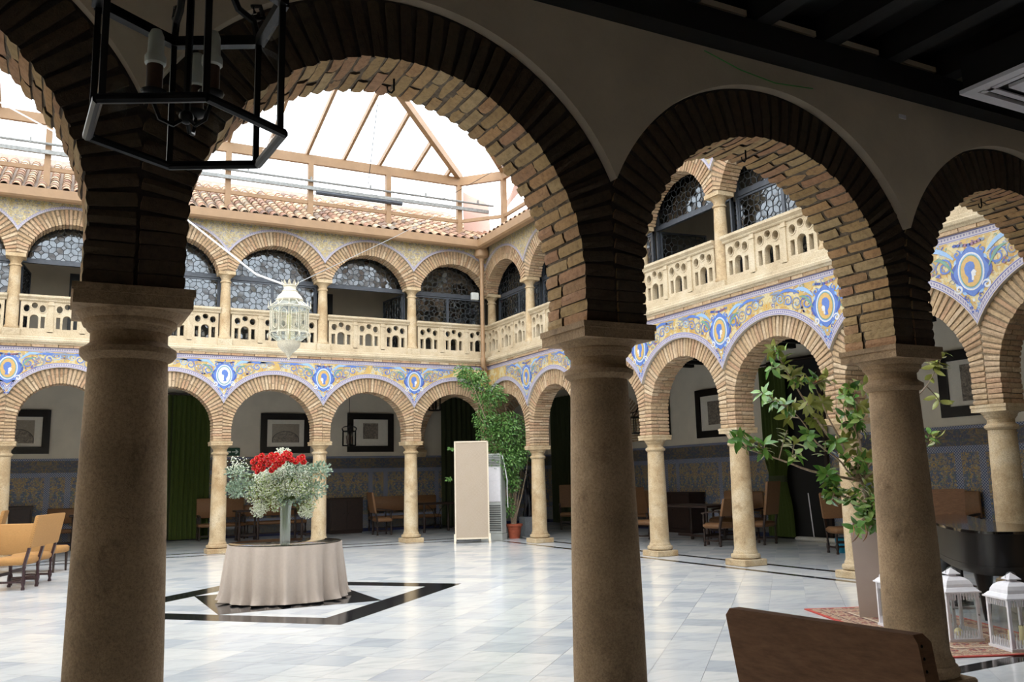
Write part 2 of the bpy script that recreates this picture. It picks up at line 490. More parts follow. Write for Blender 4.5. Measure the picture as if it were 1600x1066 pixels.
def leaf_mat(name, stops, rough=.35, back=None):
    n = NT(name); c = n.ramp(n.rnd(), stops)
    if back:
        g = n.new('ShaderNodeNewGeometry'); c = n.mix(g.outputs['Backfacing'], c, hexc(back))
    n.color(c); n.b.inputs['Roughness'].default_value = rough
    try:
        n.b.inputs['Transmission Weight'].default_value = 0
    except KeyError: pass
    return n.mat
M['magnolia'] = leaf_mat('magnolia_leaf', [(0, hexc('3d6a2c')), (.4, hexc('548238')), (.75, hexc('74994a')), (1, hexc('98b465'))], .25, '93964f')
M['dryleaf'] = leaf_mat('dry_magnolia_leaf', [(0, hexc('8a5a34')), (.5, hexc('a9713f')), (1, hexc('6d5a34'))], .5)
M['ficus'] = leaf_mat('ficus_leaf', [(0, hexc('41682f')), (.5, hexc('567f3c')), (1, hexc('749850'))], .4)
M['eucalyptus'] = leaf_mat('eucalyptus_leaf', [(0, hexc('768c76')), (.5, hexc('93a690')), (1, hexc('adbda8'))], .6)
M['gyps'] = leaf_mat('white_filler_flower', [(0, hexc('d2d6c4')), (.6, hexc('e0e2d4')), (1, hexc('cfd8b4'))], .7)
M['gypsgreen'] = leaf_mat('filler_flower_green', [(0, hexc('8ea65a')), (.5, hexc('a8ba70')), (1, hexc('c2cf94'))], .7)
M['red'] = leaf_mat('red_petal', [(0, hexc('c01818')), (.5, hexc('d62216')), (1, hexc('a80f18'))], .5)
M['rooftile'] = brick_mat('aged_roof_tile', [(0, hexc('b08f74')), (.18, hexc('c4ab8c')), (.34, hexc('9a7460')), (.5, hexc('d0bda0')), (.64, hexc('75665e')), (.8, hexc('ab8068')), (1, hexc('94887c'))])

def rug_mat():
    n = NT('patterned_rug'); uv, u, v = n.uvsep()
    col = hexc('b39a80')
    cmb = n.new('ShaderNodeCombineXYZ'); n.l(n.math('PINGPONG', u, .12), cmb.inputs[0]); n.l(n.math('PINGPONG', v, .12), cmb.inputs[1])
    for c, s, lo, hi in (('8a4038', 9, .5, .62), ('4a4a5c', 14, .52, .58), ('c9b49a', 17, .58, .66), ('7a3a34', 22, .5, .55)):
        f = n.ramp(n.noise(cmb.outputs[0], s, 3, .6, 1.5), [(lo, (0, 0, 0)), (lo + .01, (1, 1, 1)), (hi, (1, 1, 1)), (hi + .01, (0, 0, 0))])
        col = n.mix(f, col, hexc(c))
    e = n.math('MINIMUM', n.math('MINIMUM', u, n.math('SUBTRACT', 1.3, u)), n.math('MINIMUM', v, n.math('SUBTRACT', 2.7, v)))
    for lo, hi, c in ((.3, .32, '5a3a38'), (.34, .36, 'd0bfa8'), (.12, .135, '5a3a38')):
        col = n.mix(band(n, e, lo, hi), col, hexc(c))
    col = n.mix(n.math('LESS_THAN', e, .035), col, hexc('b5483e'))
    n.color(col); n.b.inputs['Roughness'].default_value = .95
    n.bump(n.noise(n.pos(), 220, 2), .4, .006); return n.mat
M['rug'] = rug_mat()
def print_mat(name, seed, arch):
    """an old engraving: cream paper with a dark printed image; UV -0.5..0.5"""
    n = NT(name); uv, u, v = n.uvsep()
    off = n.new('ShaderNodeMapping'); off.inputs['Location'].default_value = (seed * 3.7, seed * 1.9, 0); n.l(uv, off.inputs['Vector'])
    f = n.ramp(n.noise(off.outputs[0], 9, 8, .75, .6), [(.35, hexc('4a443e')), (.5, hexc('857a6e')), (.66, hexc('b5a996'))])
    if arch:
        d = n.math('SQRT', n.math('ADD', n.math('POWER', u, 2), n.math('POWER', n.math('ADD', v, .38), 2)))
        f = n.mix(n.math('MULTIPLY', n.math('GREATER_THAN', d, .5), .7), f, hexc('a89c8a'))
        f = n.mix(band(n, d, .47, .5), f, hexc('48423c'))
    n.color(f); n.b.inputs['Roughness'].default_value = .5; return n.mat
M['print1'] = print_mat('engraving_arched', 1, True)
M['print2'] = print_mat('engraving_figures', 2, False)
M['print3'] = print_mat('engraving_portrait', 3, False)
M['paper'] = plain('cream_mount', 'e9e2d4', .6, var=.03)
def cane_mat():
    n = NT('woven_cane_panel'); uv, u, v = n.uvsep()
    k = n.math('GREATER_THAN', n.math('ADD', n.math('SINE', n.math('MULTIPLY', n.math('ADD', u, v), 210)), n.math('SINE', n.math('MULTIPLY', n.math('SUBTRACT', u, v), 210))), .55)
    n.color(n.mix(k, hexc('b3a492'), hexc('8a7866'))); n.b.inputs['Roughness'].default_value = .7; return n.mat
M['cane'] = cane_mat()
M['creamwood'] = plain('cream_painted_wood', 'd2c5b0', .5, var=.04)
# ================================================================== STRUCTURE
SY = -16.617
WX = -15.2
FRAME = {'north': ((0, 0, 0), 0.0), 'east': ((0, 0, 0), -PI / 2), 'south': ((0, SY, 0), PI), 'gal_n': ((0, 0, 0), PI / 2)}
def fmat(fr):
    (loc, rz) = FRAME[fr]
    return Matrix.Translation(loc) @ Matrix.Rotation(rz, 4, 'Z')

# ---------------- floor of diagonal marble squares
def in_court(x, y): return WX < x < 0 and SY < y < 0
base = MB().box(-16, 6, -22.8, 6.2, -.3, -.004)
floor = struct('floor', base, M['grout'], 'polished floor of grey white marble squares laid diagonally')
P = .4165
tile = MB(); h = P / 2 - .0016
tile.add([(-h, -h, 0), (h, -h, 0), (h, h, 0), (-h, h, 0), (-h, -h, -.012), (h, -h, -.012), (h, h, -.012), (-h, h, -.012)],
         [(0, 1, 2, 3), (0, 4, 5, 1), (1, 5, 6, 2), (2, 6, 7, 3), (3, 7, 4, 0)])
tile_me = tile.mesh('floor_tile', M['marble'])
DC = Vector((-7.53, -8.83)); c45 = math.cos(PI / 4)
cells = []
for i in range(-50, 51):
    for j in range(-50, 51):
        u_, v_ = (i + .5) * P, (j + .5) * P
        x = DC.x + (u_ - v_) * c45; y = DC.y + (u_ + v_) * c45
        if not (-15.9 < x < 5.1 and -22.3 < y < 5.9): continue
        d = Vector((x, y, 0)) - CAM_POS
        z = d.dot(CF); vis = False; px = py = 0
        if z > .5:
            px = 800 + FPX * d.dot(CR) / z; py = 533 - FPX * d.dot(CU) / z
            vis = -40 < px < 1640 and py < 1090
        hid = (110 < px < 262) or (898 < px < 1010) or (1375 < px < 1470) or (px > 1135 and py > 960)
        cells.append((0 if (vis and not hid) else 1, z if z > 0 else 99 - z, x, y))
cells.sort()
rest = MB()
for k, (nv, z, x, y) in enumerate(cells):
    if k < 300:
        link('floor_tile', tile_me, floor, (x, y, 0), (0, 0, PI / 4))
    else:
        q = h * 2 ** .5
        rest.add([(x, y - q, 0), (x + q, y, 0), (x, y + q, 0), (x - q, y, 0)], [(0, 1, 2, 3)])
part('floor_tiling', rest, M['marble'], floor, kind='stuff')
# inlaid black bands
ring = MB()
def diamond_ring(mb, r0, r1, z0, z1):
    for k in range(4):
        a, b = k * PI / 2, (k + 1) * PI / 2
        q = [(DC.x + r * math.cos(t), DC.y + r * math.sin(t)) for r, t in ((r0, a), (r1, a), (r1, b), (r0, b))]
        mb.prism(q, z1, z0, 'xy')
diamond_ring(ring, 2.03, 2.6, -.01, .0012)
part('black_band', ring, M['blackmarble'], floor, label='black marble diamond band inlaid around the round table')
inn = MB().box(DC.x - 1.015, DC.x + 1.015, DC.y - 1.015, DC.y + 1.015, -.01, .0014)
part('black_square', inn, M['blackmarble'], floor, label='black marble square inlaid under the round table')
for (o0, o1) in ((-.54, -.40), (.28, .42)):
    st = MB().box(WX, -o0 if False else 0 - o1 * 0 + (.38 if o0 > 0 else -.40), o0, o1, -.01, .0013)
    part('border_stripe', st, M['blackmarble'], floor)
    st = MB().box(o0, o1, SY + (-.38 if o0 > 0 else .40), .38 if o0 > 0 else -.48, -.01, .0016)
    part('border_stripe', st, M['blackmarble'], floor)
    st = MB().box(WX, (.38 if o0 > 0 else -.40), SY - (o1 if o0 > 0 else -.19), SY - (o0 if o0 > 0 else -.36) , -.01, .0019)
    if o0 < 0: st = MB().box(WX, -.40, SY + .20, SY + .36, -.01, .0019)
    part('border_stripe', st, M['blackmarble'], floor)

# ---------------- back walls, ceilings, upper closures
def uv_x(p): return (p[0], p[2])
def uv_y(p): return (p[1], p[2])
wN = struct('wall_north', MB().box(-16, 5.3, 5.75, 6.0, 0, 8.3), M['plaster'], 'cream plastered back wall of the north gallery')
wE = struct('wall_east', MB().box(5.0, 5.25, -22.8, 6.0, 0, 8.3), M['plaster'], 'cream plastered back wall of the east gallery')
wS = struct('wall_south', MB().box(-16, 5.3, -22.8, -22.55, 0, 8.3), M['plaster'], 'plastered back wall of the near gallery behind the viewer')
wW = struct('wall_west', MB().box(-16, WX - .2, -22.8, 6, 0, 8.3), M['plaster'], 'plastered west side of the courtyard')
wU = struct('wall_south_upper', MB().box(-16, .2, SY - .2, SY + .2, 4.72, 8.3), M['plaster'], 'upper storey wall above the near arcade')
d = MB().box(-16, 5.0, 5.72, 5.76, 0, 2.33); d.uv = uv_x
part('tile_dado', d, M['dado'], wN, label='blue and ochre painted tile dado')
d = MB().box(4.97, 5.01, -22.5, 5.72, 0, 2.33); d.uv = uv_y
part('tile_dado', d, M['dado'], wE, label='blue and ochre painted tile dado')
d = MB().box(-16, 5.0, -22.56, -22.52, 0, 2.33); d.uv = uv_x
part('tile_dado', d, M['dado'], wS)
sl = MB().box(-16, 5.2, .12, 5.9, 4.62, 4.72)
ceN = struct('ceiling_north', sl, M['beam'], 'dark boarded ceiling of the north gallery')
sl = MB().box(.12, 5.2, -22.7, .12, 4.62, 4.72)
ceE = struct('ceiling_east', sl, M['beam'], 'dark boarded ceiling of the east gallery')
sl = MB().box(-16, .12, -22.7, SY - .1, 4.62, 4.72)
ceS = struct('ceiling_south', sl, M['beam'], 'dark boarded ceiling over the near gallery')
up = MB().box(-16, 5.2, .2, 5.9, 7.9, 7.96).box(.2, 5.2, -22.7, .2, 7.9, 7.96).box(-16, .2, -22.7, SY - .2, 7.9, 7.96)
struct('ceiling_upper', up, M['wood'], 'dark ceiling of the upper gallery')
wR = struct('wall_north_room', MB().box(-16, 2.5, 2.5, 2.6, 4.72, 7.9), M['plaster'], 'cream wall of the upper north room seen through the open window')
part('dark_panel', MB().box(-4.35, -3.72, 2.44, 2.5, 5.2, 6.75), M['frame'], wR)
part('dark_panel', MB().box(-10.3, -9.7, 2.44, 2.5, 5.2, 6.75), M['frame'], wR)
struct('wall_east_room', MB().box(2.5, 2.6, -22.5, 2.5, 4.72, 7.9), M['plaster'], 'cream wall of the upper east room seen through the open window')
# joists: run across each gallery
jm = MB().box(-.07, .07, 0, 1, 4.42, 4.62).mesh('joist', M['beam'])
k = 0
for i in range(26):
    x = -15.7 + i * .62
    link('joist', jm, ceS, (x, -22.55, 0), None, (1, 5.75, 1))
    if x < .3 and x > -12.5: link('joist', jm, ceN, (x, .2, 0), None, (1, 5.6, 1))
for i in range(32):
    y = -16.0 + i * .62
    if y < 5.5: link('joist', jm, ceE, (.2, y, 0), (0, 0, -PI / 2), (1, 4.85, 1))
part('wall_plate', MB().box(-16, .2, SY - .42, SY - .1, 4.24, 4.42), M['beam'], ceS)
part('wall_plate', MB().box(-16, .2, .1, .3, 4.3, 4.42), M['beam'], ceN)
part('wall_plate', MB().box(.1, .3, SY, .2, 4.3, 4.42), M['beam'], ceE)
pl = MB().box(-.19, .19, 0, .05, 4.45, 4.49).mesh('plaster_infill', M['plaster_s'])
for i in range(25):
    link('plaster_infill', pl, ceS, (-15.39 + i * .62, SY - .40, 0))

# ---------------- arches
N_COLS = [-15.2, -13.4, -11.35, -9.28, -7.02, -4.695, -2.34, 0.0]
E_COLS = [0.0, 2.454, 4.80, 7.15, 9.50, 11.85, 14.2, 16.617]
S_COLS = [0.0, 2.39, 4.95, 7.51, 10.07, 12.63, 15.2]
SPEC = {'north': dict(cols=N_COLS, H=2.51, crown=3.74, pier=.2, ring=.34, t=.42, top=4.5),
        'east': dict(cols=E_COLS, H=2.29, crown=3.68, pier=.2, ring=.34, t=.42, top=4.5),
        'south': dict(cols=S_COLS, H=2.39, crown=3.72, pier=.21, ring=.33, t=.44, top=4.72)}
UPS = {'north': dict(cols=N_COLS, H=6.5, crown=7.24, pier=.19, ring=.34, t=.36, top=7.82, dy=-.06),
       'east': dict(cols=E_COLS, H=6.46, crown=7.22, pier=.19, ring=.34, t=.36, top=7.82, dy=-.06)}

def bay_geo(s0, s1, sp):
    half = (s1 - s0) / 2; R_ = half - sp['pier']; sm = (s0 + s1) / 2
    if 'b' in sp: a, b = R_, sp['b']; zc = sp['crown'] - b
    elif sp['H'] > 4:                                   # upper arches are a little less than half circles
        rise = sp['crown'] - sp['H']; r = (R_ * R_ + rise * rise) / (2 * rise); r = max(r, R_)
        a = b = r; zc = sp['crown'] - r
    else: a = b = R_; zc = sp['crown'] - R_
    th0 = math.asin(max(0.0, min(.9, (sp['H'] - zc) / b))) if sp['H'] > zc else 0.0
    return dict(sm=sm, half=half, a=a, b=b, zc=zc, th0=th0, R=R_)
def arc_pts(g, sp, off=0.0, n=28):
    a, b = g['a'] + off, g['b'] + off; pts = []
    if g['th0'] == 0: pts.append((g['sm'] - a, sp['H']))
    for i in range(n + 1):
        t = PI - g['th0'] - (PI - 2 * g['th0']) * i / n
        pts.append((g['sm'] + a * math.cos(t), g['zc'] + b * math.sin(t)))
    if g['th0'] == 0: pts.append((g['sm'] + a, sp['H']))
    return pts
def courses(g, sp, pitch):
    """list of (s, z, ns, nz, length) of brick courses round an arch"""
    out = []; a, b, zc, H = g['a'], g['b'], g['zc'], sp['H']
    if g['th0'] == 0 and zc - H > .03:
        k = max(1, round((zc - H) / pitch))
        for i in range(k):
            z = H + (i + .5) * (zc - H) / k
            for sgn in (-1, 1): out.append((g['sm'] + sgn * a, z, sgn, 0.0, g['half'] - a - .004))
    M_ = 400; th = [g['th0'] + (PI - 2 * g['th0']) * i / M_ for i in range(M_ + 1)]
    pts = [(a * math.cos(t), b * math.sin(t)) for t in th]; L = [0.0]
    for p, q in zip(pts, pts[1:]): L.append(L[-1] + math.hypot(q[0] - p[0], q[1] - p[1]))
    k = max(4, round(L[-1] / pitch)); i = 0
    for c in range(k):
        tgt = (c + .5) * L[-1] / k
        while L[i + 1] < tgt: i += 1
        t = th[i]
        nx, nz = math.cos(t) / a, math.sin(t) / b; m = math.hypot(nx, nz); nx /= m; nz /= m
        x, z = a * math.cos(t), b * math.sin(t)
        ln = sp['ring']
        if abs(nx) > 1e-3: ln = min(ln, (g['half'] - abs(x)) / abs(nx) - .004)
        out.append((g['sm'] + x, zc + z, nx, nz, max(ln, .05)))
    return out

def rough_brick(seed):
    r = random.Random(seed); mb = MB(); idx = {}
    g3 = [-.5, 0, .5]
    for i in range(3):
        for j in range(3):
            for k in range(3):
                if (i, j, k) == (1, 1, 1): continue
                e = sum(1 for q in (i, j, k) if q != 1)
                j_ = .03
                pull = {3: .94, 2: .975, 1: 1.0}[e]
                idx[(i, j, k)] = len(mb.v)
                mb.v.append(tuple(g3[q] * pull + r.uniform(-j_, j_) * (.4 if ax == 0 else 1) * (.5 if ax == 1 else 1) for ax, q in enumerate((i, j, k))))
    for ax in range(3):
        for sd in (0, 2):
            for p in range(2):
                for q in range(2):
                    def key(a_, b_):
                        l = [0, 0, 0]; l[ax] = sd; o = [w for w in range(3) if w != ax]; l[o[0]] = a_; l[o[1]] = b_; return idx[tuple(l)]
                    f = (key(p, q), key(p + 1, q), key(p + 1, q + 1), key(p, q + 1))
                    if (sd == 2) == (ax == 1): f = tuple(reversed(f))
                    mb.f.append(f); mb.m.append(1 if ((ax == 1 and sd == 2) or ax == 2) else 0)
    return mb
BR_S = [rough_brick(i).mesh('brick', [M['brick_s'], M['brick_dark']]) for i in range(4)]
BR_N = [rough_brick(i + 9).mesh('brick', [M['brick_n'], M['brick_n']]) for i in range(4)]

def brick_matrix(s, z, nx, nz, r0, ln, y0, y1, th):
    c = Vector((s + nx * (r0 + ln / 2), (y0 + y1) / 2, z + nz * (r0 + ln / 2)))
    m = Matrix(((nx * ln, 0, -nz * th, c.x), (0, y1 - y0, 0, c.y), (nz * ln, 0, nx * th, c.z), (0, 0, 0, 1)))
    return m
def brick_arch(fr, s0, s1, sp, label, cat='arch', group=None, mode='objects', meshes=None, matname='brick_n', pitch=.068, dy=0.0, split=True):
    g = bay_geo(s0, s1, sp); loc, rz = FRAME[fr]
    base_w = fmat(fr) @ Vector((g['sm'], dy, 0))
    # the Empty stands at the middle of the bay on the floor below
    root = thing('brick_arch', label, cat, base_w, rz, group)
    root['kind'] = 'structure'; del root['category']
    r = random.Random(int(s0 * 100) + len(fr) + int(sp['H'] * 10)); t = sp['t']
    g2 = dict(g); g2['sm'] = 0.0
    joined = MB()
    for c, (s, z, nx, nz, ln) in enumerate(courses(g2, sp, pitch)):
        th = pitch * (r.uniform(.78, .9) if mode == 'objects' else r.uniform(.66, .8))
        cut = (-t / 2 + t * (.62 if c % 2 else .36) + r.uniform(-.03, .03)) if split else None
        spans = [(-t / 2 - r.uniform(0, .008), cut - .006), (cut + .006, t / 2 + r.uniform(0, .008))] if split else [(-t / 2, t / 2)]
        for (y0, y1) in spans:
            pr_ = r.uniform(-.007, .006)
            if mode == 'objects':
                link('brick', r.choice(meshes), root, mw=brick_matrix(s, z, nx, nz, pr_, ln - pr_, y0, y1, th))
            else:
                if ln > .25 and r.random() < .55:
                    k = ln * r.choice((.4, .6))
                    joined.boxm(brick_matrix(s, z, nx, nz, pr_, k - .006, y0, y1, th)); joined.boxm(brick_matrix(s, z, nx, nz, k + .006, ln - k - .008, y0, y1, th))
                else: joined.boxm(brick_matrix(s, z, nx, nz, pr_, ln - pr_, y0, y1, th))
    if mode != 'objects':
        o = part('bricks', joined, M[matname], root, kind='stuff')
    return root

def core(mb, s0, s1, sp, dy=0.0, mi=0, mi_back=0):
    g = bay_geo(s0, s1, sp); pts = [(s0, sp['H'])] + arc_pts(g, sp, .014) + [(s1, sp['H'])]
    y0, y1 = dy - sp['t'] / 2 + .014, dy + sp['t'] / 2 - .014; top = sp['top']
    for p, q in zip(pts, pts[1:]):
        if q[0] - p[0] > 1e-6:
            mb.add([(p[0], y0, p[1]), (q[0], y0, q[1]), (q[0], y0, top), (p[0], y0, top)], [(0, 1, 2, 3)], mi)
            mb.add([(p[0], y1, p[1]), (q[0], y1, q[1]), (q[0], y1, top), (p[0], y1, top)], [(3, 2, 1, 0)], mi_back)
        mb.add([(p[0], y0, p[1]), (q[0], y0, q[1]), (q[0], y1, q[1]), (p[0], y1, p[1])], [(3, 2, 1, 0)], mi)
    mb.add([(s0, y0, top), (s1, y0, top), (s1, y1, top), (s0, y1, top)], [(0, 1, 2, 3)], mi)
def ext_z(g, sp, ds, off=0.0):
    a, b = g['a'] + sp['ring'] + off, g['b'] + sp['ring'] + off
    return g['zc'] + b * math.sqrt(max(0.0, 1 - (ds / a) ** 2))
def spandrel(s0, s1, sp, yf, yb, top, off=0.0, n=36):
    """panel above the ring of bricks of one bay; material 0 face, 1 edge"""
    g = bay_geo(s0, s1, sp); mb = MB()
    ss = [s0 + (s1 - s0) * i / n for i in range(n + 1)]
    zz = [min(ext_z(g, sp, s - g['sm'], off), top - .002) for s in ss]
    for (a, za), (b, zb) in zip(zip(ss, zz), zip(ss[1:], zz[1:])):
        mb.add([(a, yf, za), (b, yf, zb), (b, yf, top), (a, yf, top)], [(0, 1, 2, 3)], 0)
        mb.add([(a, yf, za), (b, yf, zb), (b, yb, zb), (a, yb, za)], [(3, 2, 1, 0)], 1)
        mb.add([(a, yb, za), (b, yb, zb), (b, yb, top), (a, yb, top)], [(3, 2, 1, 0)], 1)
    mb.add([(s0, yf, top), (s1, yf, top), (s1, yb, top), (s0, yb, top)], [(0, 1, 2, 3)], 1)
    return mb
def border_strip(s0, s1, sp, y, w=.1, n=48):
    g = bay_geo(s0, s1, sp); mb = MB(); uvs = []
    ss = [s0 + (s1 - s0) * i / n for i in range(n + 1)]; L = 0
    for i in range(n):
        a, b = ss[i] - g['sm'], ss[i + 1] - g['sm']
        p = (ss[i], ext_z(g, sp, a, .004)); q = (ss[i + 1], ext_z(g, sp, b, .004)); dl = math.hypot(q[0] - p[0], q[1] - p[1])
        mb.add([(p[0], y, p[1]), (q[0], y, q[1]), (q[0], y, ext_z(g, sp, b, w)), (p[0], y, ext_z(g, sp, a, w))], [(0, 1, 2, 3)])
        uvs += [(L, 0), (L + dl, 0), (L + dl, 1), (L, 1)]; L += dl
    return mb, uvs
def with_uv(name, mb, mats, uvs, parent):
    me = mb.mesh(name, mats); ul = me.uv_layers.new(name='UVMap')
    for lp in me.loops: ul.data[lp.index].uv = uvs[lp.vertex_index]
    return link(name, me, parent)

# ---------------- painted medallion and scrolls of the frieze (flat glaze shapes, a hair thick)
PT = ['t_blue', 't_dblue', 't_lblue', 't_white', 't_green', 't_ochre', 't_purple', 't_grey']
PI_ = {k[2:]: i for i, k in enumerate(PT)}
def painting(sp, half, zm, seed, rich=True):
    mb = MB(); r = random.Random(seed)
    g = bay_geo(-half, half, sp); gl, gr = -half, half
    def poly(pts, c, lay):
        y = -.0012 * lay; n_ = len(pts)
        mb.add([(p[0], y, p[1]) for p in pts], [tuple(range(n_))], PI_[c])
    def ribbon(pts, w, c, lay):
        y = -.0012 * lay; k = len(pts); L_ = []; R__ = []
        for i, p in enumerate(pts):
            q0, q1 = pts[max(i - 1, 0)], pts[min(i + 1, k - 1)]
            dx, dz = q1[0] - q0[0], q1[1] - q0[1]; m = math.hypot(dx, dz) or 1
            ww = w * math.sin(PI * (.12 + .83 * i / (k - 1))) / 2
            L_.append((p[0] - dz / m * ww, y, p[1] + dx / m * ww)); R__.append((p[0] + dz / m * ww, y, p[1] - dx / m * ww))
        for i in range(k - 1): mb.add([L_[i], R__[i], R__[i + 1], L_[i + 1]], [(0, 1, 2, 3)], PI_[c])
    def ell(cx, cz, a, b, c, lay, n_=20, wob=0, kf=0):
        poly([(cx + a * math.cos(2 * PI * i / n_) * (1 + wob * math.cos(kf * 2 * PI * i / n_)), cz + b * math.sin(2 * PI * i / n_) * (1 + wob * math.cos(kf * 2 * PI * i / n_))) for i in range(n_)], c, lay)
    def spiral(cx, cz, r0, turns, a0, sgn, w, c, lay):
        pts = []
        for i in range(22):
            f = i / 21; rr = r0 * (1 - .82 * f); a = a0 + sgn * turns * 2 * PI * f
            pts.append((cx + rr * math.cos(a), cz + rr * math.sin(a)))
        ribbon(pts, w, c, lay)
    def ok(x, z, mrg=.14):
        x = abs(x)
        if x > half or z > sp['top'] - .12: return False
        return z > ext_z(g, sp, x - half, mrg)
    ell(0, zm, .225, .3, 'blue', 3, 64, .07, 8)
    ell(0, zm, .25, .28, 'dblue', 2, 48, .13, 4)
    ell(0, zm, .24, .31, 'lblue', 1, 64, .06, 12)
    for sx in (-1, 1):
        spiral(sx * .17, zm + .25, .055, 1.2, PI / 2, sx, .03, 'blue', 4); spiral(sx * .19, zm - .2, .06, 1.3, PI, -sx, .03, 'white', 4)
    ell(0, zm, .18, .245, 'white', 5, 28); ell(0, zm, .163, .226, 'lblue', 6, 28); ell(0, zm, .15, .212, 'green', 7, 28); ell(0, zm, .138, .198, 'ochre' if rich else 'white', 8, 28)
    hd = [(-.02, -.13), (.05, -.13), (.04, -.07), (.075, -.02), (.085, .05), (.05, .105), (0, .12), (-.045, .1), (-.06, .05), (-.05, .02), (-.075, -.015), (-.055, -.025), (-.06, -.06), (-.02, -.07)]
    hs = r.choice((-1, 1))
    poly([(hs * x * 1.02, zm + z * 1.08) for x, z in (hd if hs > 0 else reversed(hd))], 'blue', 9)
    fc = [(-.02, -.12), (.02, -.12), (.015, -.06), (.02, .0), (-.02, .03), (-.05, .02), (-.072, -.015), (-.05, -.028), (-.055, -.058), (-.02, -.068)]
    poly([(hs * (x * .8 - .02), zm + z * .9 - .01) for x, z in (fc if hs > 0 else reversed(fc))], 'white', 10)
    # pendant under the medallion
    for i in range(5):
        z = zm - .32 - i * .05; w = .1 - i * .018
        for sx in (-1, 1):
            spiral(sx * w, z, .032 - .004 * i, 1.0, 1.2 * i, sx, .016, r.choice(('blue', 'dblue', 'lblue')), 4)
        if i % 2: ell(0, z, .02, .022, r.choice(('white', 'ochre', 'lblue')), 4, 8)
    # crest garland above
    for i in range(9):
        f = (i - 4) / 4; ell(f * .19, sp['top'] - .19 + .03 * abs(f), .035, .022, r.choice(('grey', 'dblue', 'purple')), 4, 7)
    for sx in (-1, 1):
        for (cx, cz, r0, tn, a0, w, c) in ((.36, zm + .12, .13, 1.5, -.4, .026, 'blue'), (.36, zm - .12, .12, 1.4, 2.0, .026, 'lblue'), (.56, zm + .16, .12, 1.6, 3.6, .022, 'grey'),
                                           (.74, zm + .22, .1, 1.5, 0.3, .022, 'blue'), (.9, zm + .28, .085, 1.5, 2.8, .018, 'lblue'), (1.03, zm + .3, .07, 1.3, 1.2, .016, 'grey')):
            if ok(cx, cz - .02, .1): spiral(sx * cx, cz, r0, tn, a0 if sx > 0 else PI - a0, sx, w, c, 4)
        for (x0, z0, x1, z1, w, c) in ((.22, zm + .2, .62, zm + .36, .06, 'lblue'), (.5, zm + .3, .98, zm + .34, .05, 'blue'), (.24, zm + .02, .5, zm + .24, .04, 'green'), (.8, zm + .3, 1.12, zm + .38, .045, 'grey')):
            pts = [(sx * (x0 + (x1 - x0) * i / 10), min(z0 + (z1 - z0) * i / 10 + .07 * math.sin(PI * i / 10), sp['top'] - .14)) for i in range(11)]
            ribbon(pts, w, c, 5)
        for i in range(16):                                        # fruit basket
            x, z = .52 + r.uniform(-.1, .1), zm + .0 + r.uniform(-.03, .07)
            if ok(x, z, .12): ell(sx * x, z, .018, .018, r.choice(('purple', 'grey', 'dblue', 'green')), 6, 6)
        if ok(.52, zm - .06, .08): ribbon([(sx * (.43 + .018 * i), zm - .04 - .03 * math.sin(PI * i / 10)) for i in range(11)], .03, 'purple', 6)
    for i in range(240):
        x, z = r.uniform(-half, half), r.uniform(zm - .5, sp['top'] - .12)
        if not ok(x, z) or (abs(x) < .26 and abs(z - zm) < .34): continue
        if r.random() < .55: spiral(x, z, r.uniform(.02, .05), 1.0, r.uniform(0, 6), r.choice((-1, 1)), .011, r.choice(('blue', 'grey', 'lblue', 'purple', 'green')), 3)
        else:
            a = r.uniform(0, PI); L_ = r.uniform(.03, .06)
            ribbon([(x + L_ * (q / 4 - .5) * math.cos(a), z + L_ * (q / 4 - .5) * math.sin(a)) for q in range(5)], .02, r.choice(('blue', 'dblue', 'green', 'white', 'purple')), 3)
    return mb

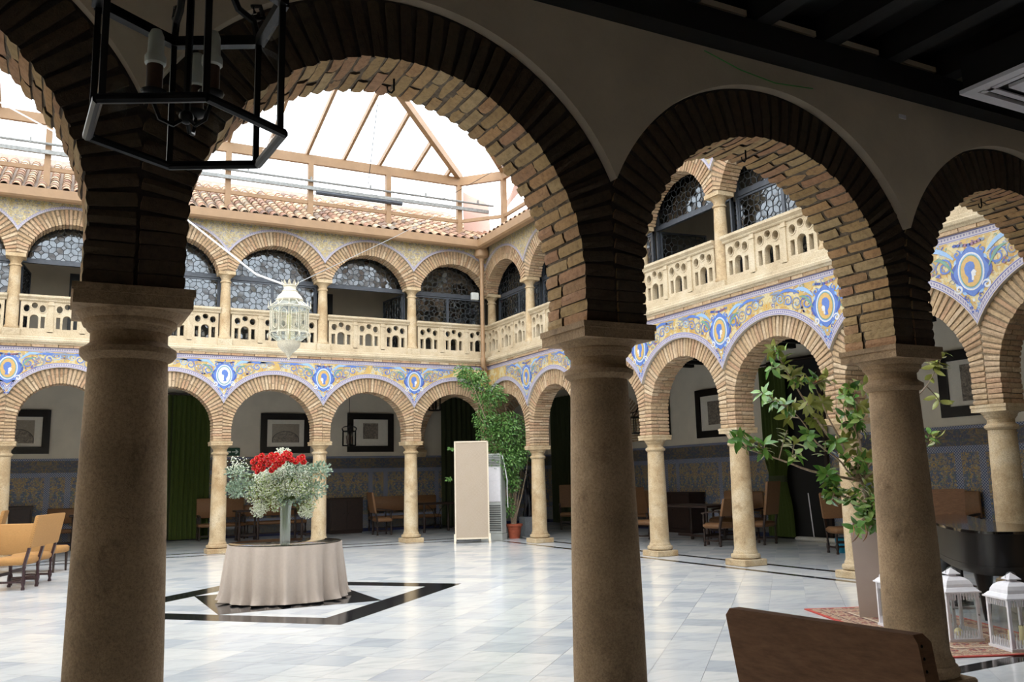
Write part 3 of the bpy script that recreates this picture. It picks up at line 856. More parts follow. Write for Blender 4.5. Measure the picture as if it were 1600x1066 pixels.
# ---------------- lower arcade walls
ORD = ['corner', 'first', 'second', 'third', 'fourth', 'fifth', 'sixth', 'seventh']
for fr in ('north', 'east'):
    sp = SPEC[fr]; cols = sp['cols']; loc, rz = FRAME[fr]
    mb = MB()
    for s0, s1 in zip(cols, cols[1:]): core(mb, s0, s1, sp)
    w = struct('wall_%s_arcade' % fr, mb, M['mortar'], 'brick and tile arcade wall on the %s side of the courtyard' % fr, loc, rz)
    yf = -sp['t'] / 2 - .05
    for s0, s1 in zip(cols, cols[1:]):
        mb = spandrel(s0, s1, sp, yf, -sp['t'] / 2 + .02, 4.5); mb.uv = uv_x
        tp = part('tile_panel', mb, [M['frieze'], M['edge']], w)
        b, uvs = border_strip(s0, s1, sp, yf - .0022); with_uv('tile_border', b, M['border'], uvs, tp)
        q = MB().add([(s0, yf - .003, 4.40), (s1, yf - .003, 4.40), (s1, yf - .003, 4.5), (s0, yf - .003, 4.5)], [(0, 1, 2, 3)])
        with_uv('tile_border', q, M['border'], [(0, 0), (s1 - s0, 0), (s1 - s0, 1), (0, 1)], tp)
        part('plaster_back', spandrel(s0, s1, sp, sp['t'] / 2 - .02, sp['t'] / 2 + .03, 4.45), [M['plaster'], M['edge']], w)
    zm = 4.03 if fr == 'north' else 3.97
    pm = [painting(sp, 1.12, zm, 5 + i, i != 2).mesh('painted_medallion', [M[k_] for k_ in PT]) for i in range(3)]
    for i, s in enumerate(cols[1:-1]):
        o = link('painted_medallion', pm[i % 2 if not (fr == 'north' and i == 3) else 2], w, (s, yf - .001, 0))
    # cornice: dentil brick course and stone moulding carrying the balustrade
    lo, hi = cols[0], cols[-1]
    a0, a1 = (lo, hi + .36) if fr == 'north' else (lo - .36, hi)
    def prof(mb, pts, x0, x1): mb.prism(pts, x0, x1, 'yz')
    cb = MB(); r = random.Random(3); x = lo
    while x < hi:
        L_ = r.uniform(.22, .3)
        cb.box(x, min(x + L_ - .012, hi), -.295 - r.uniform(0, .01), -.1, 4.5, 4.552); x += L_
    part('brick_course', cb, M['brick_n'], w, kind='stuff')
    cm = MB(); prof(cm, [(-.1, 4.553), (-.31, 4.553), (-.325, 4.58), (-.35, 4.6), (-.36, 4.64), (-.34, 4.66), (-.34, 4.70), (-.3, 4.72), (.2, 4.72), (.2, 4.62), (-.1, 4.62)], lo, hi)
    part('cornice', cm, M['stone_b'], w)
# lower arches
sp = SPEC['north']
for i, (s0, s1) in enumerate(zip(N_COLS, N_COLS[1:])):
    if i == 0: continue
    nm = ['', 'at the far left edge', 'at the left, with a dark framed print behind it', 'behind the big near column, before the green curtain', 'left of the flowers, in front of the exit sign', 'with the hanging iron lantern behind it', 'behind the ficus, next to the corner'][i]
    brick_arch('north', s0, s1, sp, 'lower north brick arch %s' % nm, group='lower north arches', mode='stuff', pitch=.066)
sp = SPEC['east']
EN = ['at the corner, half covered by the ficus', 'just left of the second near column', 'behind the second near column', 'right of the second near column, framing a print', 'above the magnolia, with the green curtain behind', 'behind the third near column', 'at the right edge above the piano']
for i, (s0, s1) in enumerate(zip(E_COLS, E_COLS[1:])):
    brick_arch('east', s0, s1, sp, 'lower east brick arch %s' % EN[i], group='lower east arches', mode='objects' if i >= 2 else 'stuff', meshes=BR_N, pitch=.066)
# near arcade
sp = SPEC['south']; loc, rz = FRAME['south']
mb = MB()
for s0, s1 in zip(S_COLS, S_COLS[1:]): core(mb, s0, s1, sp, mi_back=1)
wSA = struct('wall_south_arcade', mb, [M['mortar_s'], M['mortar_dark']], 'near arcade wall of brick arches and cream plaster', loc, rz)
SN = ['beyond the right edge of the picture', 'rightmost near brick arch, cut by the right edge', 'middle near brick arch framing the upper balcony', 'large near brick arch framing the courtyard and the white lantern', 'leftmost near brick arch behind the black iron lantern', '']
for i, (s0, s1) in enumerate(zip(S_COLS, S_COLS[1:])):
    part('plaster_spandrel', spandrel(s0, s1, sp, sp['t'] / 2 - .03, sp['t'] / 2 + .055, 4.3, .012, 60), [M['plaster_s'], M['plaster_s']], wSA)
    part('plaster_spandrel', spandrel(s0, s1, sp, -sp['t'] / 2 - .04, -sp['t'] / 2 + .03, 4.72, 0, 40), [M['frieze'], M['edge']], wSA)
    if 1 <= i <= 4:
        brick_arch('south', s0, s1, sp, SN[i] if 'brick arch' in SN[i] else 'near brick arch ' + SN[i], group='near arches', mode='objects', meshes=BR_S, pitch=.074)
        hk = MB(); hk.tube([(0, 0, 3.73), (0, 0, 3.66), (.015, 0, 3.64), (.035, 0, 3.645), (.04, 0, 3.67)], .006, 6)
        o = solid('iron_hook', hk, M['iron'], ['', 'iron hook in the crown of the rightmost near arch', 'iron hook in the crown of the middle near arch', 'iron hook in the crown of the large near arch', 'iron hook in the crown of the leftmost near arch'][i], 'hook', 'arch hooks')
        o.location = fmat('south') @ Vector(((s0 + s1) / 2, 0, 0)); o.rotation_euler = (0, 0, rz)
# arches across the galleries at the corner
spg = dict(H=2.5, crown=4.0, pier=.32, ring=.3, t=.4, top=4.45, b=1.2)
mb = MB(); core(mb, 0, 5.75, spg); cn = struct('wall_north_crossing', mb, M['plaster'], 'plastered cross wall with an arch at the end of the north gallery', (0, 0, 0), PI / 2)
brick_arch('gal_n', 0, 5.75, spg, 'broad brick arch across the end of the north gallery', mode='stuff', pitch=.075)
part('corbel', MB().prism([(5.42, 2.28), (5.6, 2.28), (5.75, 2.28), (5.75, 2.5), (5.3, 2.5), (5.3, 2.42)], -.24, .24, 'xz'), M['stone_n'], cn)
spg2 = dict(spg)
mb = MB(); core(mb, 0, 5.0, spg2); ce_ = struct('wall_east_crossing', mb, M['plaster'], 'plastered cross wall with an arch at the end of the east gallery', (0, 0, 0), 0)
brick_arch('north', 0, 5.0, spg2, 'broad brick arch across the end of the east gallery', mode='stuff', pitch=.075)

# ---------------- columns
def column_meshes(H, rb, rt, ab, plh, mat, seg=32):
    out = []
    out.append(('plinth', MB().rbox(-plh, plh, -plh, plh, 0, .11, .012).mesh('plinth', mat)))
    b = MB().lathe([(plh * .8, .11), (plh * .97, .13), (plh * 1.0, .16), (plh * .95, .19), (rb * 1.12, .2), (rb * 1.12, .225), (rb * 1.05, .25)], seg)
    out.append(('base_moulding', b.mesh('base_moulding', mat, 40)))
    zt = H - .30
    pr_ = [(rb * 1.04, .25), (rb, .29)]
    for i in range(1, 12):
        f = i / 11; pr_.append((rb + (rt - rb) * (f ** 1.6), .29 + (zt - .29) * f))
    out.append(('shaft', MB().lathe(pr_, seg).mesh('shaft', mat, 40)))
    k = ab / .25
    c = MB().lathe([(rt, zt - .01), (rt * 1.12, zt), (rt * 1.22, zt + .02), (rt * 1.22, zt + .045), (rt * 1.08, zt + .06), (rt * .98, zt + .075), (rt * .98, zt + .12),
                    (rt * 1.06, zt + .13), (rt * 1.1, zt + .145), (rt * 1.16, zt + .15), (rt * 1.2, zt + .165), (ab * .8, zt + .175), (ab * .9, zt + .2), (ab * .93, zt + .212)], seg)
    out.append(('capital', c.mesh('capital', mat, 35)))
    a = MB()
    a.box(-ab * .97, ab * .97, -ab * .97, ab * .97, H - .09, H - .035); a.box(-ab, ab, -ab, ab, H - .035, H)
    out.append(('abacus', a.mesh('abacus', mat)))
    return out
def put_column(meshes, pos, rz, label, group):
    t_ = thing('stone_column', label, 'column', pos, rz, group)
    for nm, me in meshes: link(nm, me, t_)
    return t_
CN = column_meshes(2.51, .178, .155, .24, .25, M['stone_n'])
CE = column_meshes(2.29, .181, .157, .235, .245, M['stone_n'])
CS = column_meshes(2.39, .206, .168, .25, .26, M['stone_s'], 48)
NL = {1: 'outside the left edge', 2: 'at the left edge behind the ochre chairs', 3: 'hidden behind the big near column', 4: 'left of the round table, beside the exit sign', 5: 'right behind the flower vase', 6: 'between the round table and the cane screen', 7: 'in the corner behind the ficus'}
for i, s in enumerate(N_COLS):
    if i >= 2: put_column(CN, (s, 0, 0), 0, 'lower north column %s' % NL[i], 'lower north columns')
EL = {1: 'right of the potted ficus', 2: 'hidden behind the second near column', 3: 'right beside the second near column', 4: 'standing left of the magnolia', 5: 'behind the magnolia planter', 6: 'at the right edge behind the piano', 7: 'at the far right corner'}
for i, s in enumerate(E_COLS):
    if i >= 1: put_column(CE, (0, -s, 0), 0, 'lower east column %s' % EL[i], 'lower east columns')
SL = {1: 'beyond the right edge', 2: 'third near column, to the right behind the brown chair back', 3: 'second near column, right of the middle of the picture', 4: 'big dark near column at the left, below the iron lantern'}
for i, s in enumerate(S_COLS):
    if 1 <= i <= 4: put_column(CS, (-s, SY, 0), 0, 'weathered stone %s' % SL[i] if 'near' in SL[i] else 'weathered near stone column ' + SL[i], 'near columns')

# ---------------- upper arcade: columns, arches, frieze, balustrade, windows
def upcol():
    H = 6.5; z0 = 4.72; out = []
    out.append(('pedestal', MB().rbox(-.17, .17, -.15, .15, z0, z0 + .17, .012).mesh('pedestal', M['stone_b'])))
    rt, rb = .105, .125
    out.append(('shaft', MB().lathe([(.15, z0 + .17), (.155, z0 + .2), (.14, z0 + .23), (rb, z0 + .26), (rb * 1.0, z0 + .8), (rt, H - .26)], 20).mesh('shaft', M['stone_n'], 40)))
    out.append(('capital', MB().lathe([(rt, H - .26), (rt * 1.2, H - .25), (rt * 1.2, H - .225), (rt, H - .21), (rt, H - .16), (rt * 1.25, H - .12), (.165, H - .075)], 20).mesh('capital', M['stone_n'], 35)))
    out.append(('abacus', MB().box(-.19, .19, -.18, .18, H - .075, H).mesh('abacus', M['stone_n'])))
    return out
UC = upcol()
UN = {2: 'at the left edge of the north balcony', 3: 'of the north balcony hidden by the big near column', 4: 'left of the white lantern on the north balcony', 5: 'right of the white lantern on the north balcony', 6: 'of the north balcony next to the corner', 7: 'in the corner behind the downpipe'}
UE = {1: 'of the east balcony next to the corner', 2: 'of the east balcony behind the near arch', 3: 'at the left of the middle near arch on the east balcony', 4: 'in the centre of the middle near arch on the east balcony', 5: 'of the east balcony behind the third near arch pier', 6: 'of the east balcony beyond the right'}
for i, s in enumerate(N_COLS):
    if i in UN: put_column(UC, (s, -.1, 0), 0, 'slim upper column %s' % UN[i], 'upper columns')
for i, s in enumerate(E_COLS):
    if i in UE:
        t_ = put_column(UC, (-.1, -s, -.04), -PI / 2, 'slim upper column %s' % UE[i], 'upper columns')

# balustrade panel: three roundels over an arched and two square openings
def bal_panel(w, h):
    outer = [(-w / 2, 0), (w / 2, 0), (w / 2, h), (-w / 2, h)]
    def circ(cx, cz, a, b, n=14): return [(cx + a * math.cos(2 * PI * i / n), cz + b * math.sin(2 * PI * i / n)) for i in range(n)]
    k = w / .58
    ho = [circ(-.165 * k, h * .76, .066 * k, .08), circ(.165 * k, h * .76, .066 * k, .08), circ(0, h * .86, .064 * k, .064)]
    aw = .09 * k
    ho.append([(-aw, .07), (aw, .07), (aw, h * .44)] + [(aw * math.cos(PI * i / 8), h * .44 + aw * math.sin(PI * i / 8)) for i in range(1, 8)] + [(-aw, h * .44)])
    for sx in (-1, 1):
        a, b = sorted((sx * .14 * k, sx * .225 * k)); ho.append([(a, .08), (b, .08), (b, h * .5), (a, h * .5)])
    mb = MB().holes(outer, ho, -.06, .06)
    # moulded rims
    for c in ho[:3]:
        cx = sum(p[0] for p in c) / len(c); cz = sum(p[1] for p in c) / len(c)
        rim = [(cx + (p[0] - cx) * 1.22, cz + (p[1] - cz) * 1.22) for p in c]
        mb.holes(rim, [c], -.072, -.06)
    sill = h * .53
    return mb
def baluster_bay(fr, s0, s1, label):
    loc, rz = FRAME[fr]; L_ = s1 - s0 - .3; sm = (s0 + s1) / 2
    root = thing('stone_balustrade', label, 'balustrade', fmat(fr) @ Vector((sm, -.1, 4.72)), rz, 'balcony balustrades')
    h = .68
    part('base_rail', MB().box(-L_ / 2 - .05, L_ / 2 + .05, -.1, .1, 0, .1).box(-L_ / 2 - .05, L_ / 2 + .05, -.085, .085, .1, .125), M['stone_b'], root)
    tr = MB().prism([(-.08, .1 + h), (-.095, .12 + h), (-.095, .14 + h), (-.13, .175 + h), (-.14, .185 + h), (-.14, .23 + h), (.13, .23 + h), (.13, .17 + h), (.08, .1 + h)], -L_ / 2 - .04, L_ / 2 + .04, 'yz')
    part('top_rail', tr, M['stone_b'], root)
    n_ = 3; pw = .1; w_ = (L_ - pw * (n_ - 1)) / n_
    pm_ = bal_panel(w_, h - .02).mesh('pierced_panel', M['stone_b'])
    for i in range(n_):
        x = -L_ / 2 + w_ / 2 + i * (w_ + pw)
        link('pierced_panel', pm_, root, (x, 0, .12))
        if i: 
            px_ = x - w_ / 2 - pw / 2
            part('pilaster', MB().box(px_ - .05, px_ + .05, -.085, .08, .1, .1 + h).box(px_ - .065, px_ + .065, -.1, .08, h + .02, h + .06).box(px_ - .06, px_ + .06, -.095, .08, .12, .2), M['stone_b'], root)
    return root
# lattice of leaded panes: squares with long hexagons between them, set diagonally
def lattice(w, h, P_=.2, q=.4, seed=1):
    """returns (lead mesh, pane mesh) filling a w x h rectangle whose lower left is 0,0 in the xz plane"""
    r = random.Random(seed); lead = MB(); pane = MB(); done = set()
    ca, sa = math.cos(PI / 4), math.sin(PI / 4)
    def rot(p): return ((p[0] * ca - p[1] * sa) + w / 2, (p[0] * sa + p[1] * ca) + h / 2)
    def clip(poly):
        for ax, val, sg in ((0, 0, 1), (0, w, -1), (1, 0, 1), (1, h, -1)):
            out = []
            for i, p in enumerate(poly):
                n_ = poly[(i + 1) % len(poly)]; a, b = (p[ax] - val) * sg, (n_[ax] - val) * sg
                if a >= 0: out.append(p)
                if (a >= 0) != (b >= 0):
                    t = a / (a - b); out.append((p[0] + t * (n_[0] - p[0]), p[1] + t * (n_[1] - p[1])))
            poly = out
            if len(poly) < 3: return None
        return poly
    N_ = int((w + h) / P_) + 2; hq = q * P_ / 2
    for i in range(-N_, N_ + 1):
        for j in range(-N_, N_ + 1):
            x, z = i * P_, j * P_
            cellp = [[(x - hq, z - hq), (x + hq, z - hq), (x + hq, z + hq), (x - hq, z + hq)],
                     [(x + hq, z - hq), (x + P_ / 2, z - P_ / 2), (x + P_ - hq, z - hq), (x + P_ - hq, z + hq), (x + P_ / 2, z + P_ / 2), (x + hq, z + hq)],
                     [(x - hq, z + hq), (x + hq, z + hq), (x + P_ / 2, z + P_ / 2), (x + hq, z + P_ - hq), (x - hq, z + P_ - hq), (x - P_ / 2, z + P_ / 2)]]
            for pl_ in cellp:
                c = clip([rot(p) for p in pl_])
                if not c: continue
                cx = sum(p[0] for p in c) / len(c); cz = sum(p[1] for p in c) / len(c)
                tx, tz = r.gauss(0, .022), r.gauss(0, .022)
                pane.add([(p[0], (p[0] - cx) * tx + (p[1] - cz) * tz, p[1]) for p in c], [tuple(range(len(c)))])
                for a, b in zip(c, c[1:] + c[:1]):
                    key = tuple(sorted(((round(a[0], 2), round(a[1], 2)), (round(b[0], 2), round(b[1], 2)))))
                    if key in done: continue
                    done.add(key)
                    dx, dz = b[0] - a[0], b[1] - a[1]; m = math.hypot(dx, dz)
                    if m < .01: continue
                    nx, nz = -dz / m * .007, dx / m * .007
                    for y in (-.008,):
                        lead.add([(a[0] + nx, y, a[1] + nz), (b[0] + nx, y, b[1] + nz), (b[0] - nx, y, b[1] - nz), (a[0] - nx, y, a[1] - nz),
                                  (a[0], .012, a[1]), (b[0], .012, b[1])], [(0, 3, 2, 1), (0, 1, 5, 4), (2, 3, 4, 5)])
    return lead, pane
LATT = {}
def casement(parent, name, w, h, loc, rz=0.0):
    key = (round(w, 2), round(h, 2))
    if key not in LATT:
        a, b = lattice(w, h, .205, .42, int(w * 100 + h * 10))
        LATT[key] = (a.mesh('lead_came', M['lead']), b.mesh('leaded_panes', M['leaded']))
    fr_ = part(name, MB().box(0, w, -.02, .02, 0, .035).box(0, w, -.02, .02, h - .035, h).box(0, .035, -.02, .02, .035, h - .035).box(w - .035, w, -.02, .02, .035, h - .035), M['steelgrey'], parent, loc=loc, rot=(0, 0, rz))
    l_ = link('lead_came', LATT[key][0], fr_); l_['kind'] = 'stuff'
    p_ = link('leaded_panes', LATT[key][1], fr_); p_['kind'] = 'stuff'
    return fr_
wcount = 0
def window(fr, s0, s1, open_, desc):
    global wcount; wcount += 1
    loc, rz = FRAME[fr]; w_ = s1 - s0 - .12; zt = 6.42
    fm = MB().box(0, w_, -.035, .035, zt, zt + .07).box(0, .04, -.03, .03, 4.72, 7.45).box(w_ - .04, w_, -.03, .03, 4.72, 7.45)
    o = link('window_%d' % wcount, fm.mesh('window_frame', M['steelgrey']), None, fmat(fr) @ Vector((s0 + .06, .26, 0)), (0, 0, rz))
    o['kind'] = 'structure'; o['label'] = desc
    casement(o, 'fanlight', w_ - .08, .96, (.04, 0, zt + .07))
    cw, ch = (w_ - .08) / 2, zt - 4.76
    if open_:
        casement(o, 'open_casement', cw, ch, (.05, .04, 4.75), rad(82))
        casement(o, 'open_casement', cw, ch, (w_ - .05, .04, 4.75), rad(98))
    else:
        casement(o, 'casement', cw, ch, (.04, 0, 4.75)); casement(o, 'casement', cw, ch, (.04 + cw, 0, 4.75))
NW = {2: (True, 'leaded window at the far left of the upper floor, lower half open'), 3: (False, 'leaded window just right of the big near column'), 4: (False, 'leaded window behind the white lantern'), 5: (True, 'leaded window with its lower casements open'), 6: (False, 'dark leaded window next to the corner'), 1: (False, 'leaded window beyond the left edge')}
EW = {0: (False, 'narrow looking leaded window right of the downpipe'), 1: (False, 'second leaded window of the east balcony'), 2: (False, 'leaded window hidden behind the near pier'), 3: (True, 'east leaded window with open casements inside the middle near arch'), 4: (False, 'east leaded window at the right of the middle near arch'), 5: (False, 'east leaded window above the rightmost near arch')}
for fr in ('north', 'east'):
    sp = UPS[fr]; cols = sp['cols']; loc, rz = FRAME[fr]
    mb = MB()
    for s0, s1 in zip(cols, cols[1:]): core(mb, s0, s1, sp, sp['dy'])
    w = struct('wall_%s_upper' % fr, mb, M['mortar'], 'upper arcade wall on the %s side under the eaves' % fr, loc, rz)
    yf = sp['dy'] - sp['t'] / 2 - .04
    for i, (s0, s1) in enumerate(zip(cols, cols[1:])):
        mb = spandrel(s0, s1, sp, yf, yf + .06, 7.8); mb.uv = uv_x
        tp = part('tile_panel', mb, [M['frieze_up'], M['edge']], w)
        b, uvs = border_strip(s0, s1, sp, yf - .0022, .055); with_uv('tile_border', b, M['border'], uvs, tp)
        if (fr == 'north' and i >= 1) or (fr == 'east' and i <= 5):
            side = 'north' if fr == 'north' else 'east'
            idx = (len(cols) - 1 - i) if fr == 'north' else i + 1
            brick_arch(fr, s0, s1, sp, 'upper brick arch of the %s balcony, number %s from the corner' % (side, ('zero one two three four five six seven'.split())[idx]), group='upper arches', mode='stuff', pitch=.068, dy=sp['dy'])
            baluster_bay(fr, s0, s1, 'pierced stone balustrade of the %s balcony, bay %s from the corner' % (side, ('zero one two three four five six seven'.split())[idx]))
            ww = (NW if fr == 'north' else EW).get(i)
            if ww: window(fr, s0, s1, *ww)

# ---------------- eaves, gutters, roof tiles
gut = MB().prism([(-.46, 7.64), (-.62, 7.64), (-.66, 7.68), (-.66, 7.87), (-.63, 7.87), (-.63, 7.7), (-.46, 7.68)], WX, -.46, 'yz')
solid('roof_gutter', gut, M['tansteel'], 'tan metal gutter along the north eaves', 'gutter')
g2 = MB().prism([(-.46, 7.64), (-.62, 7.64), (-.66, 7.68), (-.66, 7.87), (-.63, 7.87), (-.63, 7.7), (-.46, 7.68)], 0.46, -SY, 'yz')
solid('roof_gutter', g2, M['tansteel'], 'tan metal gutter along the east eaves', 'gutter', rot=(0, 0, -PI / 2))
sof = MB().box(WX, .1, -.5, -.2, 7.78, 7.83).box(-.5, -.2, SY, 0, 7.79, 7.82)
struct('trim_1', sof, M['wood'], 'dark timber eaves boarding under the roof edge')
dp = thing('downpipe', 'tan metal downpipe with funnel head in the corner', 'downpipe', (-.46, -.46, 4.4))
part('funnel', MB().lathe([(.06, 2.93), (.08, 3.0), (.18, 3.06), (.2, 3.12), (.19, 3.2), (.13, 3.5), (.12, 3.52)], 16), M['tansteel'], dp, 40)
part('pipe', MB().tube([(.0, 0, 3.12), (0, 0, 2.95), (-.01, -.01, 2.7), (-.01, -.01, .25), (-.01, -.01, .14)], .055, 12), M['tansteel'], dp, 40)
part('pipe', MB().tube([(.1, .1, .04), (.1, .1, -1.6)], .055, 12), M['tansteel'], dp, 40)
part('elbow', MB().tube([(-.01, -.01, .3), (-.02, -.02, .2), (.0, .0, .08), (.1, .1, .0)], .07, 12), M['tansteel'], dp, 40)
bx = MB().rbox(-.1, .1, -.05, .05, 0, .2, .01)
solid('junction_box', bx, M['acgrey'], 'small grey electrical box beside the corner downpipe', 'electrical box', loc=(-.62, -.33, 6.28))

SL_ = math.tan(rad(27)); TC = math.cos(rad(27))
def half_tile(r0, r1, L_, th=.014, n=7):
    mb = MB(); vs = []
    for (r, y) in ((r0, 0), (r1, L_)):
        for rr in (r, r - th):
            vs += [(rr * math.cos(PI * i / n), y, rr * math.sin(PI * i / n)) for i in range(n + 1)]
    k = n + 1; fs = []
    for i in range(n):
        fs += [(i, i + 1, 2 * k + i + 1, 2 * k + i), (k + i + 1, k + i, 3 * k + i, 3 * k + i + 1), (i + 1, i, k + i, k + i + 1)]
    mb.add(vs, fs); return mb
tm = half_tile(.092, .075, .42)
tile_mesh = tm.mesh('roof_tile', M['rooftile'], 50)
def roof(fr, s_lo, s_hi, rows, label, n_single):
    loc, rz = FRAME[fr]
    depth = 3.7
    bs = MB().add([(s_lo, -.56, 7.86), (s_hi, -.56, 7.86), (s_hi, depth, 7.86 + (depth + .56) * SL_), (s_lo, depth, 7.86 + (depth + .56) * SL_),
                   (s_lo, -.56, 7.8), (s_hi, -.56, 7.8), (s_hi, depth, 7.8 + (depth + .56) * SL_), (s_lo, depth, 7.8 + (depth + .56) * SL_)],
                  [(0, 1, 2, 3), (7, 6, 5, 4), (0, 4, 5, 1), (1, 5, 6, 2), (2, 6, 7, 3), (3, 7, 4, 0)])
    root = thing('tiled_roof', label, 'roof', loc, rz)
    part('roof_deck', bs, M['deck'], root)
    stuff = MB(); k = 0; r = random.Random(5)
    cnt = int((s_hi - s_lo) / .235)
    for row in range(rows):
        for c in range(cnt):
            s = s_hi - .2 - c * .235
            y = -.62 + row * .31 * TC * 1.0; z = 7.87 + (y + .56) * SL_ + .012
            if fr == 'north' and s > -.5 + 0 and s > .55 + y * -1 + .0 and False: continue
            ang = rad(27) - .02
            vis = fr == 'north' and s > -12.6
            if vis and k < n_single:
                k += 1
                link('roof_tile', tile_mesh, root, (s + r.uniform(-.008, .008), y, z), (ang, 0, r.uniform(-.02, .02)))
            else:
                R3 = Matrix.Rotation(ang, 4, 'X'); off = Vector((s, y, z))
                stuff.add([R3 @ Vector(p) + off for p in tm.v], tm.f)
    part('roof_tiling', stuff, M['rooftile'], root, 50, kind='stuff')
roof('north', WX, .3, 12, 'roof of aged clay barrel tiles above the north eaves', 300)
roof('east', -.3, 16.6, 8, 'roof of clay barrel tiles above the east eaves', 0)

# ---------------- skylight
sk = thing('skylight', 'tan steel skylight of posts, beams and rafters above the courtyard', 'skylight', (0, 0, 8.2))
def SKB(p, q, w, h, nm='beam', mat='tansteel'):
    p = (p[0], p[1], p[2] - 8.2); q = (q[0], q[1], q[2] - 8.2)
    return part(nm, MB().bar(p, q, w, h), M[mat], sk)
ZB = 9.66; SLP = .26
ringpts = [(-.9, 0), (0, -.95), (0, SY + .95), (-.9, SY), (WX + .9, SY), (WX, SY + .95), (WX, -.95), (WX + .9, 0)]
for a, b in zip(ringpts, ringpts[1:] + ringpts[:1]):
    SKB((a[0], a[1], ZB), (b[0], b[1], ZB), .1, .24, 'ring_beam')
    SKB((a[0], a[1], 8.52), (b[0], b[1], 8.52), .06, .09, 'lower_rail')
posts = [(-.9, 0), (-2.95, 0), (-5.02, 0), (-7.03, 0), (-9.0, 0), (-10.88, 0), (-12.8, 0), (WX + .9, 0), (0, -.95), (0, -3.0), (0, -5.0), (0, -7.0), (0, -9.0), (0, -11.0), (0, -13.0), (0, SY + .95)]
for x, y in posts: SKB((x, y, 8.0), (x, y, ZB - .12), .13, .13, 'post')
# rafters
def zof(t): return ZB + .17 + SLP * t
def rafter(p, d, t0, t1, w=.07, h=.13, nm='rafter'):
    SKB((p[0] + d[0] * t0, p[1] + d[1] * t0, zof(t0)), (p[0] + d[0] * t1, p[1] + d[1] * t1, zof(t1)), w, h, nm)
xs = [-1.25 - .965 * i for i in range(14)]; tN = [min(-x - .9, 7.6, x - WX - .9) for x in xs]
for x, t in zip(xs, tN):
    if t > .1:
        rafter((x, 0), (0, -1), -.35, t); rafter((x, SY), (0, 1), -.35, t)
ys = [-1.35 - .965 * i for i in range(15)]; tE = [min(-y - .95, 7.6, y - SY - .95) for y in ys]
for y, t in zip(ys, tE):
    if t > .1: rafter((0, y), (-1, 0), -.35, t); rafter((WX, y), (1, 0), -.35, t)
for p, d in (((-.9, 0), (-1, -1)), ((0, -.95), (-1, -1)), ((-.9, SY), (-1, 1)), ((0, SY + .95), (-1, 1)), ((WX + .9, 0), (1, -1)), ((WX, -.95), (1, -1)), ((WX + .9, SY), (1, 1)), ((WX, SY + .95), (1, 1))):
    rafter(p, d, -.1, 7.0, .13, .2, 'hip_rafter')
# glazing between rafters
def pane(pts):
    mb = MB(); n_ = len(pts)
    mb.add([(p[0], p[1], p[2] - 8.2) for p in pts] + [(p[0], p[1], p[2] - 8.19) for p in pts], [tuple(range(n_)), tuple(reversed(range(n_, 2 * n_)))] + [(i, (i + 1) % n_, n_ + (i + 1) % n_, n_ + i) for i in range(n_)])
    part('glass_pane', mb, M['skyglass'], sk)
for (lst, f) in (((xs, tN), lambda u, t: (u, -t, zof(t) + .08)), ((xs, tN), lambda u, t: (u, SY + t, zof(t) + .08)), ((ys, tE), lambda u, t: (-t, u, zof(t) + .08)), ((ys, tE), lambda u, t: (WX + t, u, zof(t) + .08))):
    us, ts = lst
    for (u0, t0), (u1, t1) in zip(zip(us, ts), zip(us[1:], ts[1:])):
        pane([f(u0, -.3), f(u1, -.3), f(u1, max(t1, .05)), f(u0, max(t0, .05))])
# awning tracks
rl = thing('awning_track', 'grey galvanised double rail running before the skylight posts', 'rail', (0, -.12, 9.0))
part('upper_tube', MB().tube([(WX, 0, .06), (.1, 0, .06)], .03, 8), M['galv'], rl, 40)
part('lower_tube', MB().box(WX, -.05, -.035, .035, -.18, -.09), M['galv'], rl)
for i in range(9): part('bracket', MB().box(-.4 - i * 1.55, -.36 - i * 1.55, -.03, .03, .04, .16), M['galv'], rl)
part('motor_tube', MB().tube([(-4.9, .02, -.22), (-2.6, .02, -.22)], .06, 10), M['steelgrey'], rl, 40)
# pale sail cloth rolled at the corner
def cloth_quad(a, b, c, d, n=10, amp=.03):
    mb = MB(); a, b, c, d = map(Vector, (a, b, c, d)); vs = []
    nrm = (b - a).cross(d - a).normalized()
    for i in range(n + 1):
        for j in range(n + 1):
            u_, v_ = i / n, j / n
            p = a.lerp(b, u_).lerp(d.lerp(c, u_), v_) + nrm * amp * math.sin(7 * u_ + 3 * v_) * (1 - .5 * v_)
            vs.append(p)
    k = n + 1
    mb.add(vs, [(i * k + j, (i + 1) * k + j, (i + 1) * k + j + 1, i * k + j + 1) for i in range(n) for j in range(n)])
    return mb
solid('sail_cloth', cloth_quad((-.66, .25, 9.5), (.25, .45, 9.28), (.3, .5, 8.45), (-.62, .3, 8.4)), M['sail'], 'pale pink sail cloth hanging behind the corner skylight post', 'awning', smooth=60)
solid('sail_cloth', cloth_quad((.35, -.3, 9.1), (.3, -1.6, 9.75), (.3, -1.7, 9.3), (.35, -.4, 8.9)), M['sail'], 'pale sail cloth gathered along the east skylight beam', 'awning', smooth=60)
# ================================================================== OBJECTS
def at(px, py, depth):
    """world point seen at a pixel of the 1600 x 1066 photograph at a given depth"""
    return CAM_POS + (CF + CR * ((px - 800) / FPX) + CU * ((533 - py) / FPX)) * depth
def facing(dx, dy):
    """rz that turns local -Y towards (dx, dy)"""
    return math.atan2(dx, -dy)

